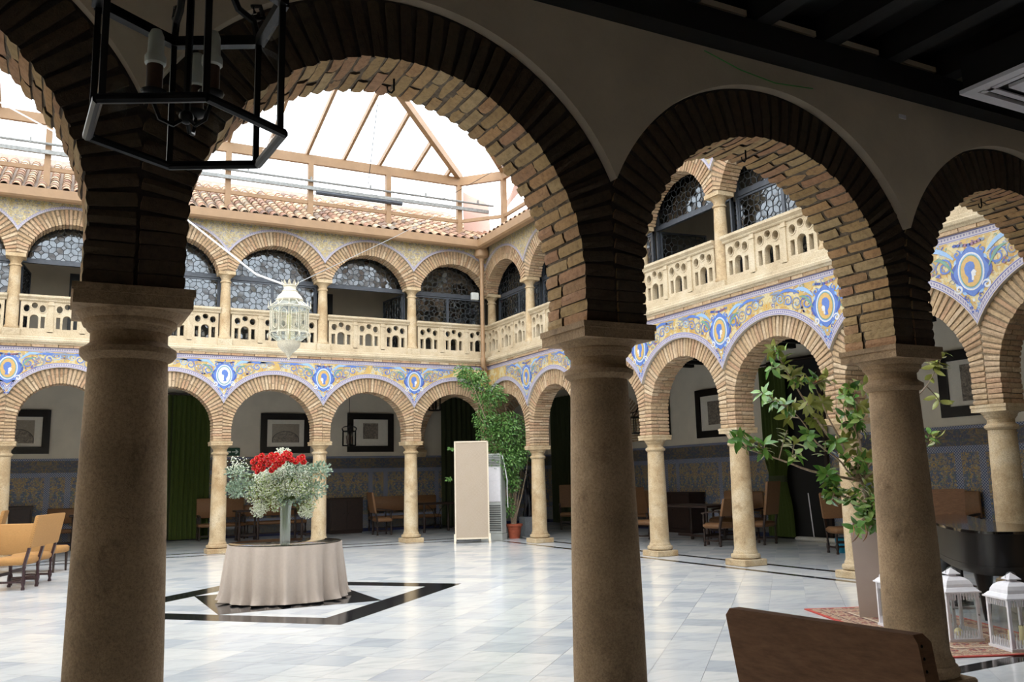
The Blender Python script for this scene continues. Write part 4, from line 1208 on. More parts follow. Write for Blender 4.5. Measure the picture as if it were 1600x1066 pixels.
# ---------------- round table with cloth, glass top, vase and flowers
tb = thing('round_table', 'round table standing under the linen cloth on the black inlay', 'table', (DC.x, DC.y, 0))
part('table_top', MB().lathe([(.7, .69), (.72, .695), (.72, .712), (.7, .715)], 48), M['wood'], tb, 40)
part('pedestal', MB().lathe([(.3, 0), (.3, .04), (.09, .1), (.07, .4), (.1, .62), (.25, .69)], 20), M['wood'], tb, 40)
cl = MB(); nA, nZ = 240, 14; vs = []
cr_ = random.Random(11); ph = [cr_.uniform(0, 6.28) for _ in range(5)]
for k in range(nZ + 1):
    f = k / nZ
    for i in range(nA):
        t = 2 * PI * i / nA
        wv = .5 * math.sin(15 * t + ph[0] + .8 * math.sin(2 * t)) + .32 * math.sin(23 * t + ph[1] + 1.2 * math.sin(3 * t)) + .18 * math.sin(37 * t + ph[2])
        g_ = f ** .8
        r_ = .752 + .045 * f + .085 * wv * g_ + (.035 * max(0, f - .85) / .15 if f > .85 else 0) * (.5 + .5 * wv)
        z_ = .722 * (1 - f) + .008 + (.012 * (wv + 1) if f > .95 else 0)
        vs.append((r_ * math.cos(t), r_ * math.sin(t), z_))
fs = [(k * nA + i, k * nA + (i + 1) % nA, (k + 1) * nA + (i + 1) % nA, (k + 1) * nA + i) for k in range(nZ) for i in range(nA)]
cl.add(vs, fs)
rim = [(.752 * math.cos(2 * PI * i / nA), .752 * math.sin(2 * PI * i / nA), .73) for i in range(nA)]
cl.add(rim, [tuple(range(nA))])
solid('tablecloth', cl, M['cloth'], 'pleated grey beige linen cloth falling from the round table to the floor', 'tablecloth', smooth=70, loc=(DC.x, DC.y, 0))
solid('table_glass', MB().lathe([(.732, .7315), (.74, .735), (.74, .741), (.732, .7445)], 64), M['blackglass'], 'dark mirror glass disc on top of the round table', 'glass top', smooth=40, loc=(DC.x, DC.y, 0))
VX, VY = DC.x - .02, DC.y - .05
vz = .745
vp = MB(); nv = 24
outer = [(.062, 0), (.066, .01), (.066, .3), (.078, .56)]; inner = [(.07, .56), (.056, .3), (.054, .03)]
for prof_ in (outer, ):
    o0 = len(vp.v)
    for r_, z_ in prof_ + inner:
        for i in range(nv):
            rr = r_ * (1 + (.03 if i % 2 else -.03))
            vp.v.append((rr * math.cos(2 * PI * i / nv), rr * math.sin(2 * PI * i / nv), z_))
    k_ = len(prof_ + inner)
    for a in range(k_ - 1):
        for i in range(nv):
            vp.f.append((o0 + a * nv + i, o0 + a * nv + (i + 1) % nv, o0 + (a + 1) * nv + (i + 1) % nv, o0 + (a + 1) * nv + i)); vp.m.append(0)
    vp.f.append(tuple(reversed(range(o0, o0 + nv)))); vp.m.append(0)
    vp.f.append(tuple(range(o0 + (k_ - 1) * nv, o0 + k_ * nv))); vp.m.append(0)
vase = solid('glass_vase', vp, M['vaseglass'], 'tall fluted clear glass vase on the round table', 'vase', loc=(VX, VY, vz))
fl = thing('flower_arrangement', 'spreading arrangement of white filler flowers and eucalyptus with red blooms in the vase', 'flowers', (VX, VY, vz))
fo = Vector((VX, VY, vz)); DPT = (fo - CAM_POS).dot(CF)
fr_ = random.Random(21)
# clusters: px, py, radius m (x, z), depth jitter, kind weight white / green / eucalyptus
clus = [(470, 760, .26, .16, 900, 'g'), (420, 755, .2, .18, 650, 'g'), (440, 735, .24, .12, 500, 'w'), (405, 795, .12, .13, 420, 'w'), (478, 800, .11, .1, 340, 'w'), (475, 742, .12, .14, 380, 'w'),
        (380, 762, .2, .12, 320, 'e'), (500, 735, .16, .1, 330, 'e'), (490, 765, .18, .12, 300, 'e'), (372, 728, .16, .14, 110, 'w'), (370, 740, .16, .1, 130, 'e'), (442, 706, .12, .06, 120, 'w'), (455, 775, .2, .12, 240, 'e'), (450, 740, .3, .12, 260, 'e'), (430, 790, .14, .1, 220, 'g'), (466, 728, .14, .06, 150, 'e'),
        (430, 768, .22, .14, 700, 'g'), (455, 762, .2, .13, 520, 'w'), (398, 772, .15, .14, 320, 'g'), (366, 768, .1, .08, 120, 'e'), (415, 745, .18, .1, 350, 'w'), (485, 785, .12, .1, 200, 'g')]
white, green, euc, stems = MB(), MB(), MB(), MB()
def octa(mb, c, s):
    mb.add([(c[0] + s, c[1], c[2]), (c[0] - s, c[1], c[2]), (c[0], c[1] + s, c[2]), (c[0], c[1] - s, c[2]), (c[0], c[1], c[2] + s), (c[0], c[1], c[2] - s)],
           [(0, 2, 4), (2, 1, 4), (1, 3, 4), (3, 0, 4), (2, 0, 5), (1, 2, 5), (3, 1, 5), (0, 3, 5)])
def leaf(mb, c, d, L_, w, up=None, mi=0):
    d = d.normalized(); s = d.cross(up or Vector((fr_.uniform(-1, 1), fr_.uniform(-1, 1), fr_.uniform(-1, 1))))
    if s.length < .01: s = d.orthogonal()
    s.normalize(); n_ = s.cross(d)
    mb.add([c, c + d * L_ * .5 + s * w / 2 + n_ * L_ * .06, c + d * L_, c + d * L_ * .5 - s * w / 2 + n_ * L_ * .06, c + d * L_ * .5], [(0, 1, 4), (1, 2, 4), (2, 3, 4), (3, 0, 4)], mi)
for (px, py, rx, rz_, cnt, kd) in clus:
    c0 = at(px, py, DPT) - fo
    for i in range(cnt):
        v_ = Vector((fr_.gauss(0, 1), fr_.gauss(0, 1), fr_.gauss(0, 1))).normalized() * (fr_.random() ** .45)
        p = c0 + CR * v_.x * rx + Vector((CF.x, CF.y, 0)) * v_.y * rx * .8 + Vector((0, 0, 1)) * v_.z * rz_
        if p.z < -.0 and p.xy.length < .12: continue
        if kd == 'w' or (kd == 'g' and fr_.random() < .55): octa(white, p, fr_.uniform(.006, .0125))
        elif kd == 'g': octa(green, p, fr_.uniform(.005, .011))
        else: leaf(euc, p, v_ + Vector((0, 0, .2)), fr_.uniform(.03, .055), fr_.uniform(.02, .035))
        if i % 14 == 0:
            q = p * .5 + Vector((0, 0, .25))
            stems.tube([Vector((p.x * .04, p.y * .04, .15)), Vector((p.x * .06, p.y * .06, .52)), q + Vector((0, 0, .16)), p], [.004, .0035, .002, .0012], 4)
part('white_blossom', white, M['gyps'], fl, kind='stuff'); part('green_buds', green, M['gypsgreen'], fl, kind='stuff')
part('eucalyptus_leaves', euc, M['eucalyptus'], fl, kind='stuff'); part('stems', stems, M['stem'], fl, kind='stuff')
def bloom_mesh():
    mb = MB(); r = random.Random(2)
    for ringi, (n_, rad_, tilt) in enumerate(((8, .048, .15), (7, .04, .6), (6, .03, 1.0), (4, .018, 1.3))):
        for i in range(n_):
            a = 2 * PI * i / n_ + ringi; d = Vector((math.cos(a) * math.cos(tilt), math.sin(a) * math.cos(tilt), math.sin(tilt)))
            s = Vector((-math.sin(a), math.cos(a), 0)); w = rad_ * .55
            mb.add([(0, 0, 0), d * rad_ * .6 + s * w * .8, d * rad_ + s * w * .4, d * rad_ * 1.05 + Vector((0, 0, .006)), d * rad_ - s * w * .4, d * rad_ * .6 - s * w * .8], [(0, 1, 2, 3), (0, 3, 4, 5)])
    mb.sphere((0, 0, .012), .011, 6, 4, 1)
    return mb.mesh('red_bloom', [M['red'], M['t_ochre']])
bm_ = bloom_mesh()
reds = [(396, 722), (402, 717), (409, 713), (398, 731), (405, 728), (413, 722), (418, 716), (403, 737), (411, 733), (420, 726), (424, 712), (408, 721), (426, 719), (432, 712), (431, 722), (437, 718), (443, 713), (449, 716), (452, 711), (436, 726), (429, 731), (425, 735), (441, 722), (468, 717), (474, 722), (472, 715), (456, 719), (447, 709), (462, 722)]
for (px, py) in reds:
    p = at(px, py, DPT - .28 + fr_.uniform(-.1, .08)) - fo
    dr = (p - Vector((0, 0, .75))).normalized() + Vector((-.25, -.5, .15))
    link('red_bloom', bm_, fl, p, dr.to_track_quat('Z', 'Y').to_euler(), (.95,) * 3)

# ---------------- white hanging lantern and its cables
wl = thing('hanging_lantern', 'white metal and glass many sided lantern hanging over the round table', 'lantern', (-7.58, -9.02, 3.2))
NS = 12
def edges(prof, r=.006, n_=NS):
    mb = MB()
    for i in range(n_):
        a = 2 * PI * (i + .5) / n_
        mb.tube([(r_ * math.cos(a), r_ * math.sin(a), z_) for r_, z_ in prof], r, 4)
    for r_, z_ in prof:
        pts = [(r_ * math.cos(2 * PI * (i + .5) / n_), r_ * math.sin(2 * PI * (i + .5) / n_), z_) for i in range(n_ + 1)]
        mb.tube(pts, r * 1.15, 4)
    return mb
part('finial', MB().lathe([(.004, 0), (.018, .02), (.012, .04), (.03, .06), (.05, .1), (.1, .14)], 16), M['whitemetal'], wl, 40)
part('lower_drum', MB().lathe([(.1, .14), (.13, .17), (.15, .2), (.156, .23), (.15, .26)], 24), M['whitemetal'], wl, 40)
gp = [(.15, .26), (.285, .37), (.262, .39), (.262, .72), (.29, .735), (.175, .83)]
part('frame', edges(gp), M['whitemetal'], wl)
gm = MB().lathe([(r_ * .985, z_) for r_, z_ in gp], NS, ph=PI / NS, cap=False)
part('glass_body', gm, M['lglass'], wl)
orn = MB()
for i in range(NS):
    a = 2 * PI * i / NS; R3 = Matrix.Rotation(a, 4, 'Z')
    hexa = [(-.035, .45), (0, .42), (.035, .45), (.035, .66), (0, .69), (-.035, .66), (-.035, .45)]
    orn.tube([R3 @ Vector((.257, p[0], p[1])) for p in hexa], .0045, 4)
    c_, s_ = math.cos(a + PI / NS), math.sin(a + PI / NS)
    orn.lathe([(.001, .735), (.012, .745), (.006, .77), (.001, .83)], 5, (.285 * c_, .285 * s_, 0))
    orn.lathe([(.001, .30), (.008, .32), (.012, .35), (.004, .37)], 5, (.285 * c_, .285 * s_, 0))
part('ornament', orn, M['whitemetal'], wl)
part('dome', MB().lathe([(.178, .83), (.185, .85), (.17, .88), (.15, .91), (.115, .945), (.105, .96), (.11, .975), (.085, .99), (.08, 1.03), (.095, 1.05), (.09, 1.06)], 28), M['whitemetal'], wl, 40)
cw_ = MB()
for i in range(10):
    a = 2 * PI * i / 10; R3 = Matrix.Rotation(a, 4, 'Z')
    cw_.add([R3 @ Vector(p) for p in ((.085, -.025, 1.05), (.085, .025, 1.05), (.115, .018, 1.09), (.12, 0, 1.13), (.115, -.018, 1.09))], [(0, 1, 2, 3, 4)])
part('crown', cw_, M['whitemetal'], wl)
part('lamp_holder', MB().lathe([(.02, .3), (.02, .5), (.035, .52), (.035, .62), (.01, .66)], 10), M['wax'], wl, 40)
TOPL = Vector((-7.58, -9.02, 4.24))
solid('lantern_cable', MB().tube([TOPL, TOPL + Vector((-.35, .6, .28)), (-9.6, -5.2, 6.95), (-11.85, -1.2, 9.45)], .014, 6), M['wire_white'], 'thick white cable running from the white lantern up to the left', 'cable')
solid('lantern_wire', MB().tube([TOPL, (-4.4, -4.6, 6.5), (-1.1, -.14, 8.9)], .006, 5), M['galv'], 'thin wire running from the white lantern up to the corner post', 'cable')
solid('dark_rope', MB().tube([(-3.6, -.3, 9.1), (-4.1, -2.5, 10.3)], .01, 5), M['iron'], 'thin dark cord hanging from a skylight rafter to the rail', 'cable')
solid('dark_rope', MB().tube([(-1.5, -.2, 9.0), (.0, -1.5, 9.9)], .008, 5), M['iron'], 'thin dark cord crossing the skylight corner', 'cable')

# ---------------- black iron lantern overhead
il = thing('iron_lantern', 'large black hexagonal iron and glass lantern hanging in the near gallery', 'lantern', (-10.075, -18.54, 2.45))
A0 = math.atan2(-18.425 + 18.54, -10.304 + 10.075)
def hx(r_, z_, i): return Vector((r_ * math.cos(A0 + i * PI / 3), r_ * math.sin(A0 + i * PI / 3), z_))
for i in range(6):
    part('bottom_bar', MB().tube([hx(.262, 0, i), hx(.262, 0, i + 1)], .013, 8), M['iron'], il, 40)
    part('corner_post', MB().bar(hx(.252, 0, i), hx(.252, .38, i), .016, .016), M['iron'], il)
    part('top_bar', MB().bar(hx(.256, .385, i), hx(.256, .385, i + 1), .028, .03), M['iron'], il)
    sw = [hx(.25, .39, i), hx(.23, .44, i), hx(.17, .45, i), hx(.12, .52, i), hx(.1, .62, i), hx(.03, .72, i), hx(.015, .8, i)]
    part('crown_scroll', MB().tube(sw, .011, 6).tube([hx(.23, .44, i), hx(.27, .47, i), hx(.255, .5, i), hx(.225, .485, i), hx(.235, .465, i)], .008, 6), M['iron'], il, 50)
    a, b = hx(.252, .012, i), hx(.252, .012, i + 1)
    mb = MB().add([a, b, b + Vector((0, 0, .36)), a + Vector((0, 0, .36))], [(0, 1, 2, 3)])
    part('glass_pane', mb, M['glass'], il)
part('chain', MB().tube([(0, 0, .8), (0, 0, 1.97)], .012, 6), M['iron'], il)
part('stem', MB().tube([(0, 0, .8), (0, 0, .06)], .01, 6).sphere((0, 0, .05), .02, 8, 6), M['iron'], il, 50)
for i in range(3):
    a = A0 + .6 + i * 2 * PI / 3; ex, ey = .085 * math.cos(a), .085 * math.sin(a)
    part('candle_arm', MB().tube([(0, 0, .05), (ex * .4, ey * .4, .02), (ex * .8, ey * .8, .03), (ex, ey, .07), (ex, ey, .09)], .006, 6), M['iron'], il, 50)
    part('candle_cup', MB().lathe([(.01, .085), (.032, .095), (.034, .102), (.012, .106)], 12, (ex, ey, 0)), M['iron'], il, 50)
    cs = part('candle_sleeve', MB().lathe([(.021, .104), (.021, .175)], 12, (ex, ey, 0)), M['candle_tube'], il, 50)
    part('bulb', MB().lathe([(.02, .175), (.027, .18), (.027, .2), (.021, .21), (.02, .26), (.014, .275), (.003, .28)], 12, (ex, ey, 0)), M['frost'], cs, 50)

# ---------------- air conditioner cassette, wires, slips on the near wall
cs = thing('ceiling_cassette', 'white square air conditioner grille in the dark ceiling at the right', 'air conditioner', (-4.32, -17.75, 4.15))
part('panel', MB().holes([(-.48, -.48), (.48, -.48), (.48, .48), (-.48, .48)], [[(-.4, -.4), (-.4, .4), (.4, .4), (.4, -.4)]], -.015, .015), M['white'], cs, rot=(PI / 2, 0, 0))
part('void', MB().box(-.46, .46, -.46, .46, .02, .25), M['blackvoid'], cs)
for i, (p, q) in enumerate((((-.4, .34), (.4, .34)), ((-.4, -.34), (.4, -.34)), ((-.34, -.4), (-.34, .4)), ((.34, -.4), (.34, .4)))):
    part('louvre', MB().bar((p[0], p[1], 0), (q[0], q[1], 0), .045, .012), M['white'], cs)
part('grille', MB().box(-.26, .26, -.26, .26, -.012, .012), M['white'], cs)
wy = SY - .29
solid('green_wire', MB().tube([(-7.15 + .35, wy, 4.2), (-6.5, wy, 4.13), (-6.2, wy, 4.10), (-5.85, wy, 4.13)], .004, 5), M['wire_green'], 'thin green wire sagging above the middle near arch', 'wire')
solid('paper_slip', MB().box(-4.97, -4.9, wy + .002, wy + .012, 4.08, 4.11), M['white'], 'small white slip on the plaster above the third near column', 'slip')

# ---------------- chairs, settees, tables, cabinets
TURN = [(.026, 0), (.03, .02), (.02, .05), (.024, .07), (.032, .1), (.03, .16), (.018, .19), (.024, .21), (.018, .23), (.02, .3), (.028, .33), (.02, .36)]
def turned(mb, x, y, z0, z1, k=1.0, n_=10):
    h_ = z1 - z0
    mb.lathe([(r_ * k, z0 + z_ / .36 * h_) for r_, z_ in TURN], n_, (x, y, 0))
def chair(label, loc, rz, W=.56, D=.5, H=1.12, arms=False, fab='orange', leg='purplewood', nails=True, group='high backed chairs', name='dining_chair'):
    t_ = thing(name, label, 'chair', loc, rz, group)
    w, d = W / 2, D / 2; sz = .47
    part('seat', MB().rbox(-w, w, -d, d - .03, sz - .1, sz + .02, .04), M[fab], t_, 60)
    lean = .13
    bk = MB(); x0, x1 = -w, w
    z0, z1 = sz + .16, H; th = .055
    ys = lambda z: d - .02 + lean * (z - sz) / (H - sz)
    lay = []
    for z, inset in ((z0, .012), (z0 + .02, 0), (z1 - .02, 0), (z1, .014)):
        y = ys(z); lay.append([(x0 + inset, y - th / 2 + inset * .5, z), (x1 - inset, y - th / 2 + inset * .5, z), (x1 - inset, y + th / 2 - inset * .5, z), (x0 + inset, y + th / 2 - inset * .5, z)])
    bk.add([p for l in lay for p in l], [(3, 2, 1, 0), (12, 13, 14, 15)] + [(l * 4 + i, l * 4 + (i + 1) % 4, l * 4 + 4 + (i + 1) % 4, l * 4 + 4 + i) for l in range(3) for i in range(4)])
    b_ = part('backrest', bk, M[fab], t_, 40)
    if nails:
        nm = MB()
        for sx in (-1, 1):
            k_ = int((z1 - z0) / .03)
            for i in range(k_):
                z = z0 + .02 + i * .03; nm.sphere((sx * (w - .0), ys(z) + th / 2 - .012, z), .0045, 6, 4)
        part('nail_heads', nm, M['brass_nail'], b_, kind='stuff')
    for sx in (-1, 1):
        lg = MB(); turned(lg, sx * (w - .03), -d + .04, 0, sz - .1); part('leg', lg, M[leg], t_, 50)
        lg = MB(); turned(lg, sx * (w - .03), d - .05, 0, sz - .1)
        lg.bar((sx * (w - .03), d - .05, sz - .1), (sx * (w - .03), ys(z0 + .05), z0 + .05), .04, .04)
        part('leg', lg, M[leg], t_, 50)
        if arms:
            part('armrest', MB().bar((sx * (w + .0), d - .02, sz + .27), (sx * (w + .0), 0, sz + .25), .05, .03).bar((sx * w, 0, sz + .25), (sx * w, -d + .02, sz + .22), .055, .03), M[leg], t_)
            a_ = MB(); turned(a_, sx * w, -d + .06, sz, sz + .22, .8); part('arm_post', a_, M[leg], t_, 50)
    st = MB(); zz = .12
    for sx in (-1, 1): st.bar((sx * (w - .03), -d + .04, zz), (sx * (w - .03), d - .05, zz), .026, .03)
    st.bar((-w + .03, 0, zz), (w - .03, 0, zz), .026, .03); st.bar((-w + .03, -d + .04, zz + .1), (w - .03, -d + .04, zz + .1), .022, .05)
    part('stretcher', st, M[leg], t_)
    return t_
def settee(label, loc, rz, W=1.6, D=.55, H=.95, fab='orange', leg='wood', group='upholstered settees', low=.34):
    t_ = thing('settee', label, 'bench', loc, rz, group)
    w, d = W / 2, D / 2
    part('seat', MB().rbox(-w, w, -d, d - .04, .34, .47, .03), M[fab], t_, 60)
    part('backrest', MB().rbox(-w, w, d - .06, d + .02, low, H, .025), M[fab], t_, 60)
    for sx in (-1, 1):
        for sy in (-1, 1):
            part('leg', MB().lathe([(.018, 0), (.03, .35)], 4, (sx * (w - .04), sy * (d - .05), 0), ph=PI / 4), M[leg], t_)
    return t_
def bench(label, loc, rz, W=1.6, H=1.1, fab='rust', arms=True, group='benches along the gallery walls'):
    t_ = thing('bench', label, 'bench', loc, rz, group)
    w, d = W / 2, .25
    part('seat', MB().rbox(-w, w, -d, d - .03, .36, .46, .03), M[fab], t_, 60)
    part('backrest', MB().rbox(-w, w, d - .05, d + .02, .6, H, .02), M[fab], t_, 60)
    for x in (-w + .04, w - .04):
        for y in (-d + .04, d - .03):
            lg = MB(); turned(lg, x, y, 0, .38); lg.bar((x, y, .36), (x, y, .64 if y > 0 else .38), .05, .05); part('leg', lg, M['wood'], t_, 50)
        if arms: part('armrest', MB().bar((x, d - .03, .68), (x, -d + .02, .64), .06, .04).bar((x, -d + .05, .44), (x, -d + .05, .64), .04, .04), M['wood'], t_)
    part('stretcher', MB().bar((-w + .04, -d + .04, .12), (w - .04, -d + .04, .12), .03, .04), M['wood'], t_)
    return t_
def dark_table(label, loc, rz, W=1.1, D=.7, H=.8, iron=False, group='dark gallery tables'):
    t_ = thing('dark_table', label, 'table', loc, rz, group)
    part('table_top', MB().rbox(-W / 2, W / 2, -D / 2, D / 2, H - .05, H, .012), M['wood'], t_)
    for sx in (-1, 1):
        for sy in (-1, 1):
            lg = MB(); turned(lg, sx * (W / 2 - .1), sy * (D / 2 - .08), 0, H - .05, 1.4); part('leg', lg, M['wood'], t_, 50)
    if iron:
        for sx in (-1, 1):
            part('iron_stay', MB().tube([(sx * (W / 2 - .1), 0, .1), (sx * .12, 0, .2), (sx * .05, 0, .45), (sx * .14, 0, .66), (sx * .3, 0, H - .05)], .01, 6), M['iron'], t_, 50)
    else:
        part('stretcher', MB().bar((-W / 2 + .1, 0, .14), (W / 2 - .1, 0, .14), .05, .05), M['wood'], t_)
    return t_
def cabinet(label, loc, rz, W=1.05, D=.5, H=1.06):
    t_ = thing('cabinet', label, 'cabinet', loc, rz, 'dark wooden cabinets')
    part('body', MB().box(-W / 2, W / 2, -D / 2, D / 2, .04, H - .03), M['wood'], t_)
    part('top', MB().rbox(-W / 2 - .02, W / 2 + .02, -D / 2 - .02, D / 2 + .02, H - .03, H, .008), M['wood'], t_)
    part('foot', MB().box(-W / 2 + .02, W / 2 - .02, -D / 2 + .02, D / 2 - .02, 0, .04), M['wood'], t_)
    for sx in (-1, 1):
        dr = part('door', MB().rbox(min(sx * .01, sx * (W / 2 - .03)), max(sx * .01, sx * (W / 2 - .03)), -D / 2 - .015, -D / 2, .1, H - .08, .006), M['wood'], t_)
        part('knob', MB().sphere((sx * .06, -D / 2 - .03, .6), .014, 8, 5), M['brass_nail'], dr, 50)
    return t_
# ochre chairs at the left
fdir = (-.94, .35)
chair('nearest ochre high backed chair at the left, facing left', (-10.8, -5.02, 0), facing(*fdir))
chair('second ochre high backed chair, just right of the nearest one', (-10.62, -4.27, 0), facing(*fdir))
settee('ochre settee seen from behind, beyond the two left chairs', (-11.0, -1.9, 0), facing(.46, .886), W=1.9, H=.9)
chair('ochre chair behind the settee with only the top of its back showing', (-11.55, -.75, 0), facing(-1, .1))
# near chair back in the right foreground
chair('worn brown chair with studded back, cut off at the lower right foreground', (-8.11, -19.085, 0), rad(95.7), W=.61, D=.56, H=1.125, fab='brownvelvet', leg='wood', name='side_chair', group=None)
# north gallery
bench('rust leather bench with tall back beside the green curtain', (-6.12, 5.1, 0), 0, W=1.3, H=1.16)
bench('long rust leather bench behind the flower vase', (-4.55, 5.32, 0), 0, W=1.75, H=.93, arms=False)
dark_table('small dark turned leg table before the bench left of the vase', (-5.6, 4.05, 0), 0, W=.7, D=.6, H=.83)
dark_table('small dark table behind the vase near the column', (-4.1, 3.4, 0), .1, W=.7, D=.7, H=.85)
cabinet('dark wooden cabinet against the tiled wall right of the vase', (-2.5, 5.25, 0), 0, W=1.02)
chair('rust armchair turned right beside the dark cabinet', (-1.9, 3.5, 0), facing(1, -.05), arms=True, fab='rust', leg='wood', H=1.22, name='armchair', group='rust armchairs')
bench('long rust leather bench against the tiled wall right of the rust armchair', (-.5, 5.32, 0), 0, W=2.3, H=1.06, arms=False)
dark_table('dark table with curved iron stays left of the cane screen', (-.15, 3.6, 0), 0, W=1.2, D=.7, H=.86, iron=True)
bench('rust bench against the north wall at the left', (-9.55, 5.32, 0), 0, W=1.9, H=1.0, arms=False)
dark_table('dark iron stayed table at the left before the north wall bench', (-9.4, 3.9, 0), 0, W=1.2, D=.7, H=.86, iron=True)
cabinet('dark cabinet against the north wall at the far left', (-11.35, 5.3, 0), 0, W=1.0, H=1.1)
# corner beyond the arches
chair('dark rust high backed chair in the shade beyond the corner arch', (3.3, 1.6, 0), facing(-.5, -.85), fab='rust', leg='wood', H=1.3, name='armchair', group='rust armchairs', arms=True)
# east gallery
bench('rust bench against the east wall behind the third east column', (4.62, -.3, 0), facing(-1, 0), W=1.5, H=1.1)
cabinet('dark cabinet against the east wall behind the dining table', (4.65, -1.9, 0), facing(-1, 0), W=1.5, H=1.06)
dark_table('dark dining table in the east gallery', (2.75, -5.0, 0), facing(-1, 0), W=1.7, D=.95, H=.84)
chair('rust chair at the left end of the dining table', (2.2, -3.85, 0), facing(.3, -1), fab='rust', leg='wood', H=1.25, name='armchair', group='rust armchairs')
chair('rust armchair at the near side of the dining table', (2.35, -6.15, 0), facing(-.2, 1), fab='rust', leg='wood', H=1.0, arms=True, name='armchair', group='rust armchairs')
chair('tall dark backed chair at the right end of the dining table', (3.3, -6.4, 0), facing(-.3, .95), fab='rust', leg='wood', H=1.34, name='armchair', group='rust armchairs')
chair('rust chair on the far side of the dining table', (3.75, -4.7, 0), facing(-1, 0), fab='rust', leg='wood', H=1.12, name='armchair', group='rust armchairs')
bench('rust bench against the east wall left of the curtain', (4.62, -4.2, 0), facing(-1, 0), W=1.4, H=1.08)
chair('rust chair behind the magnolia planter with a blue bucket below', (2.87, -9.05, 0), facing(-.4, -.9), fab='rust', leg='wood', H=1.12, name='armchair', group='rust armchairs')
bk = thing('bucket', 'blue plastic bucket on the floor under the chair behind the magnolia', 'bucket', (2.9, -8.95, 0))
part('tub', MB().lathe([(.1, 0), (.13, .26), (.14, .27), (.12, .255), (.1, .02)], 18), M['blue_plastic'], bk, 40)
part('handle', MB().tube([(.13 * math.cos(t), 0, .26 + .08 * math.sin(t)) for t in [PI * i / 10 for i in range(11)]], .004, 5), M['galv'], bk)
mp = thing('floor_mop', 'wide white floor mop with an upright handle by the dark doorway', 'mop', (4.6, -6.75, 0))
part('mop_head', MB().rbox(-.1, .1, -.6, .6, 0, .09, .03), M['mop'], mp, 60)
part('handle', MB().tube([(0, .1, .06), (.12, .3, 1.05)], .012, 8), M['white'], mp)
# right edge, behind the piano
bench('rust bench against the east wall right of the third near column', (4.62, -9.7, 0), facing(-1, 0), W=1.6, H=1.1, arms=True)
chair('dark backed chair behind the piano at the right edge', (2.55, -11.35, 0), facing(.6, .8), fab='brownvelvet', leg='wood', H=1.2, name='armchair', group='rust armchairs')

# ---------------- screen, air conditioner, ficus, statue at the corner
scx, scy = -1.3, -1.42
sn = thing('folding_screen', 'cream framed cane panel screen standing on feet before the corner', 'screen', (scx, scy, 0), facing(-.4, -.9))
W_, H_ = .84, 2.46
mb = MB().box(-W_ / 2 + .035, W_ / 2 - .035, -.008, .008, .12, H_ - .035); mb.uv = uv_x
part('cane_panel', mb, M['cane'], sn)
for sx in (-1, 1):
    part('stile', MB().box(sx * (W_ / 2 - .035) - (.035 if sx < 0 else 0), sx * (W_ / 2 - .035) + (.035 if sx > 0 else 0), -.02, .02, .06, H_), M['creamwood'], sn)
    part('foot', MB().prism([(-.24, 0), (-.2, .03), (-.1, .05), (-.05, .13), (-.025, .22), (.025, .22), (.05, .13), (.1, .05), (.2, .03), (.24, 0)], sx * W_ / 2 - .025, sx * W_ / 2 + .025, 'yz'), M['creamwood'], sn)
part('top_rail', MB().box(-W_ / 2, W_ / 2, -.02, .02, H_ - .035, H_), M['creamwood'], sn); part('bottom_rail', MB().box(-W_ / 2, W_ / 2, -.02, .02, .09, .13), M['creamwood'], sn)
ac = thing('air_conditioner', 'tall grey floor standing air conditioner behind the cane screen', 'air conditioner', (-.42, -.84, 0), rad(-45))
part('cabinet_body', MB().rbox(-.27, .27, -.19, .19, .16, 2.16, .015), M['acgrey'], ac)
part('base', MB().box(-.28, .28, -.2, .2, 0, .16), M['acgrey'], ac)
part('front_panel', MB().rbox(-.25, .25, -.205, -.188, .95, 1.82, .008), M['white'], ac)
for i in range(7): part('outlet_louvre', MB().box(-.24, .24, -.2, -.188, 1.86 + i * .04, 1.872 + i * .04), M['acdark'], ac)
for i in range(12): part('intake_slat', MB().box(-.25, .25, -.205, -.189, .24 + i * .055, .262 + i * .055), M['acdark'], ac)
part('power_cable', MB().tube([(.18, -.1, 2.17), (.3, -.15, 2.12), (.36, -.18, 1.9), (.42, -.15, 1.5), (.4, -.1, 1.2), (.38, 0, .8)], .012, 6), M['white'], ac, 50)
TX, TY = .22, -.72
fc = thing('potted_ficus', 'tall leafy ficus in a terracotta pot leaning out of the corner arch', 'potted tree', (TX, TY, 0))
part('pot', MB().lathe([(.14, 0), (.165, .17), (.172, .19), (.165, .2), (.19, .3), (.215, .31), (.22, .36), (.2, .37), (.19, .34), (.01, .33)], 28), M['terracotta'], fc, 40)
part('soil', MB().lathe([(.01, .3), (.185, .335)], 20, cap=False), M['soil'], fc)
fo = Vector((TX, TY, 0)); tr_ = MB(); lv = MB(); fr2 = random.Random(31)
DT = (Vector((-.3, -.9, 2)) - CAM_POS).dot(CF)
br_targets = [(738, 600), (760, 590), (745, 640), (775, 625), (790, 660), (815, 690), (770, 700), (800, 720), (730, 580), (755, 570), (812, 650), (785, 745), (800, 770), (750, 660), (785, 610), (825, 710)]
for i, (px, py) in enumerate(br_targets):
    e = at(px, py, DT + fr2.uniform(-.35, .35)) - fo
    b0 = Vector((fr2.uniform(-.06, .06), fr2.uniform(-.06, .06), .32))
    m1 = b0.lerp(e, .35) + Vector((.12, .05, .15)); m2 = b0.lerp(e, .7) + Vector((.1, .03, .1))
    tr_.tube([b0, m1, m2, e], [.024, .018, .011, .004], 6)
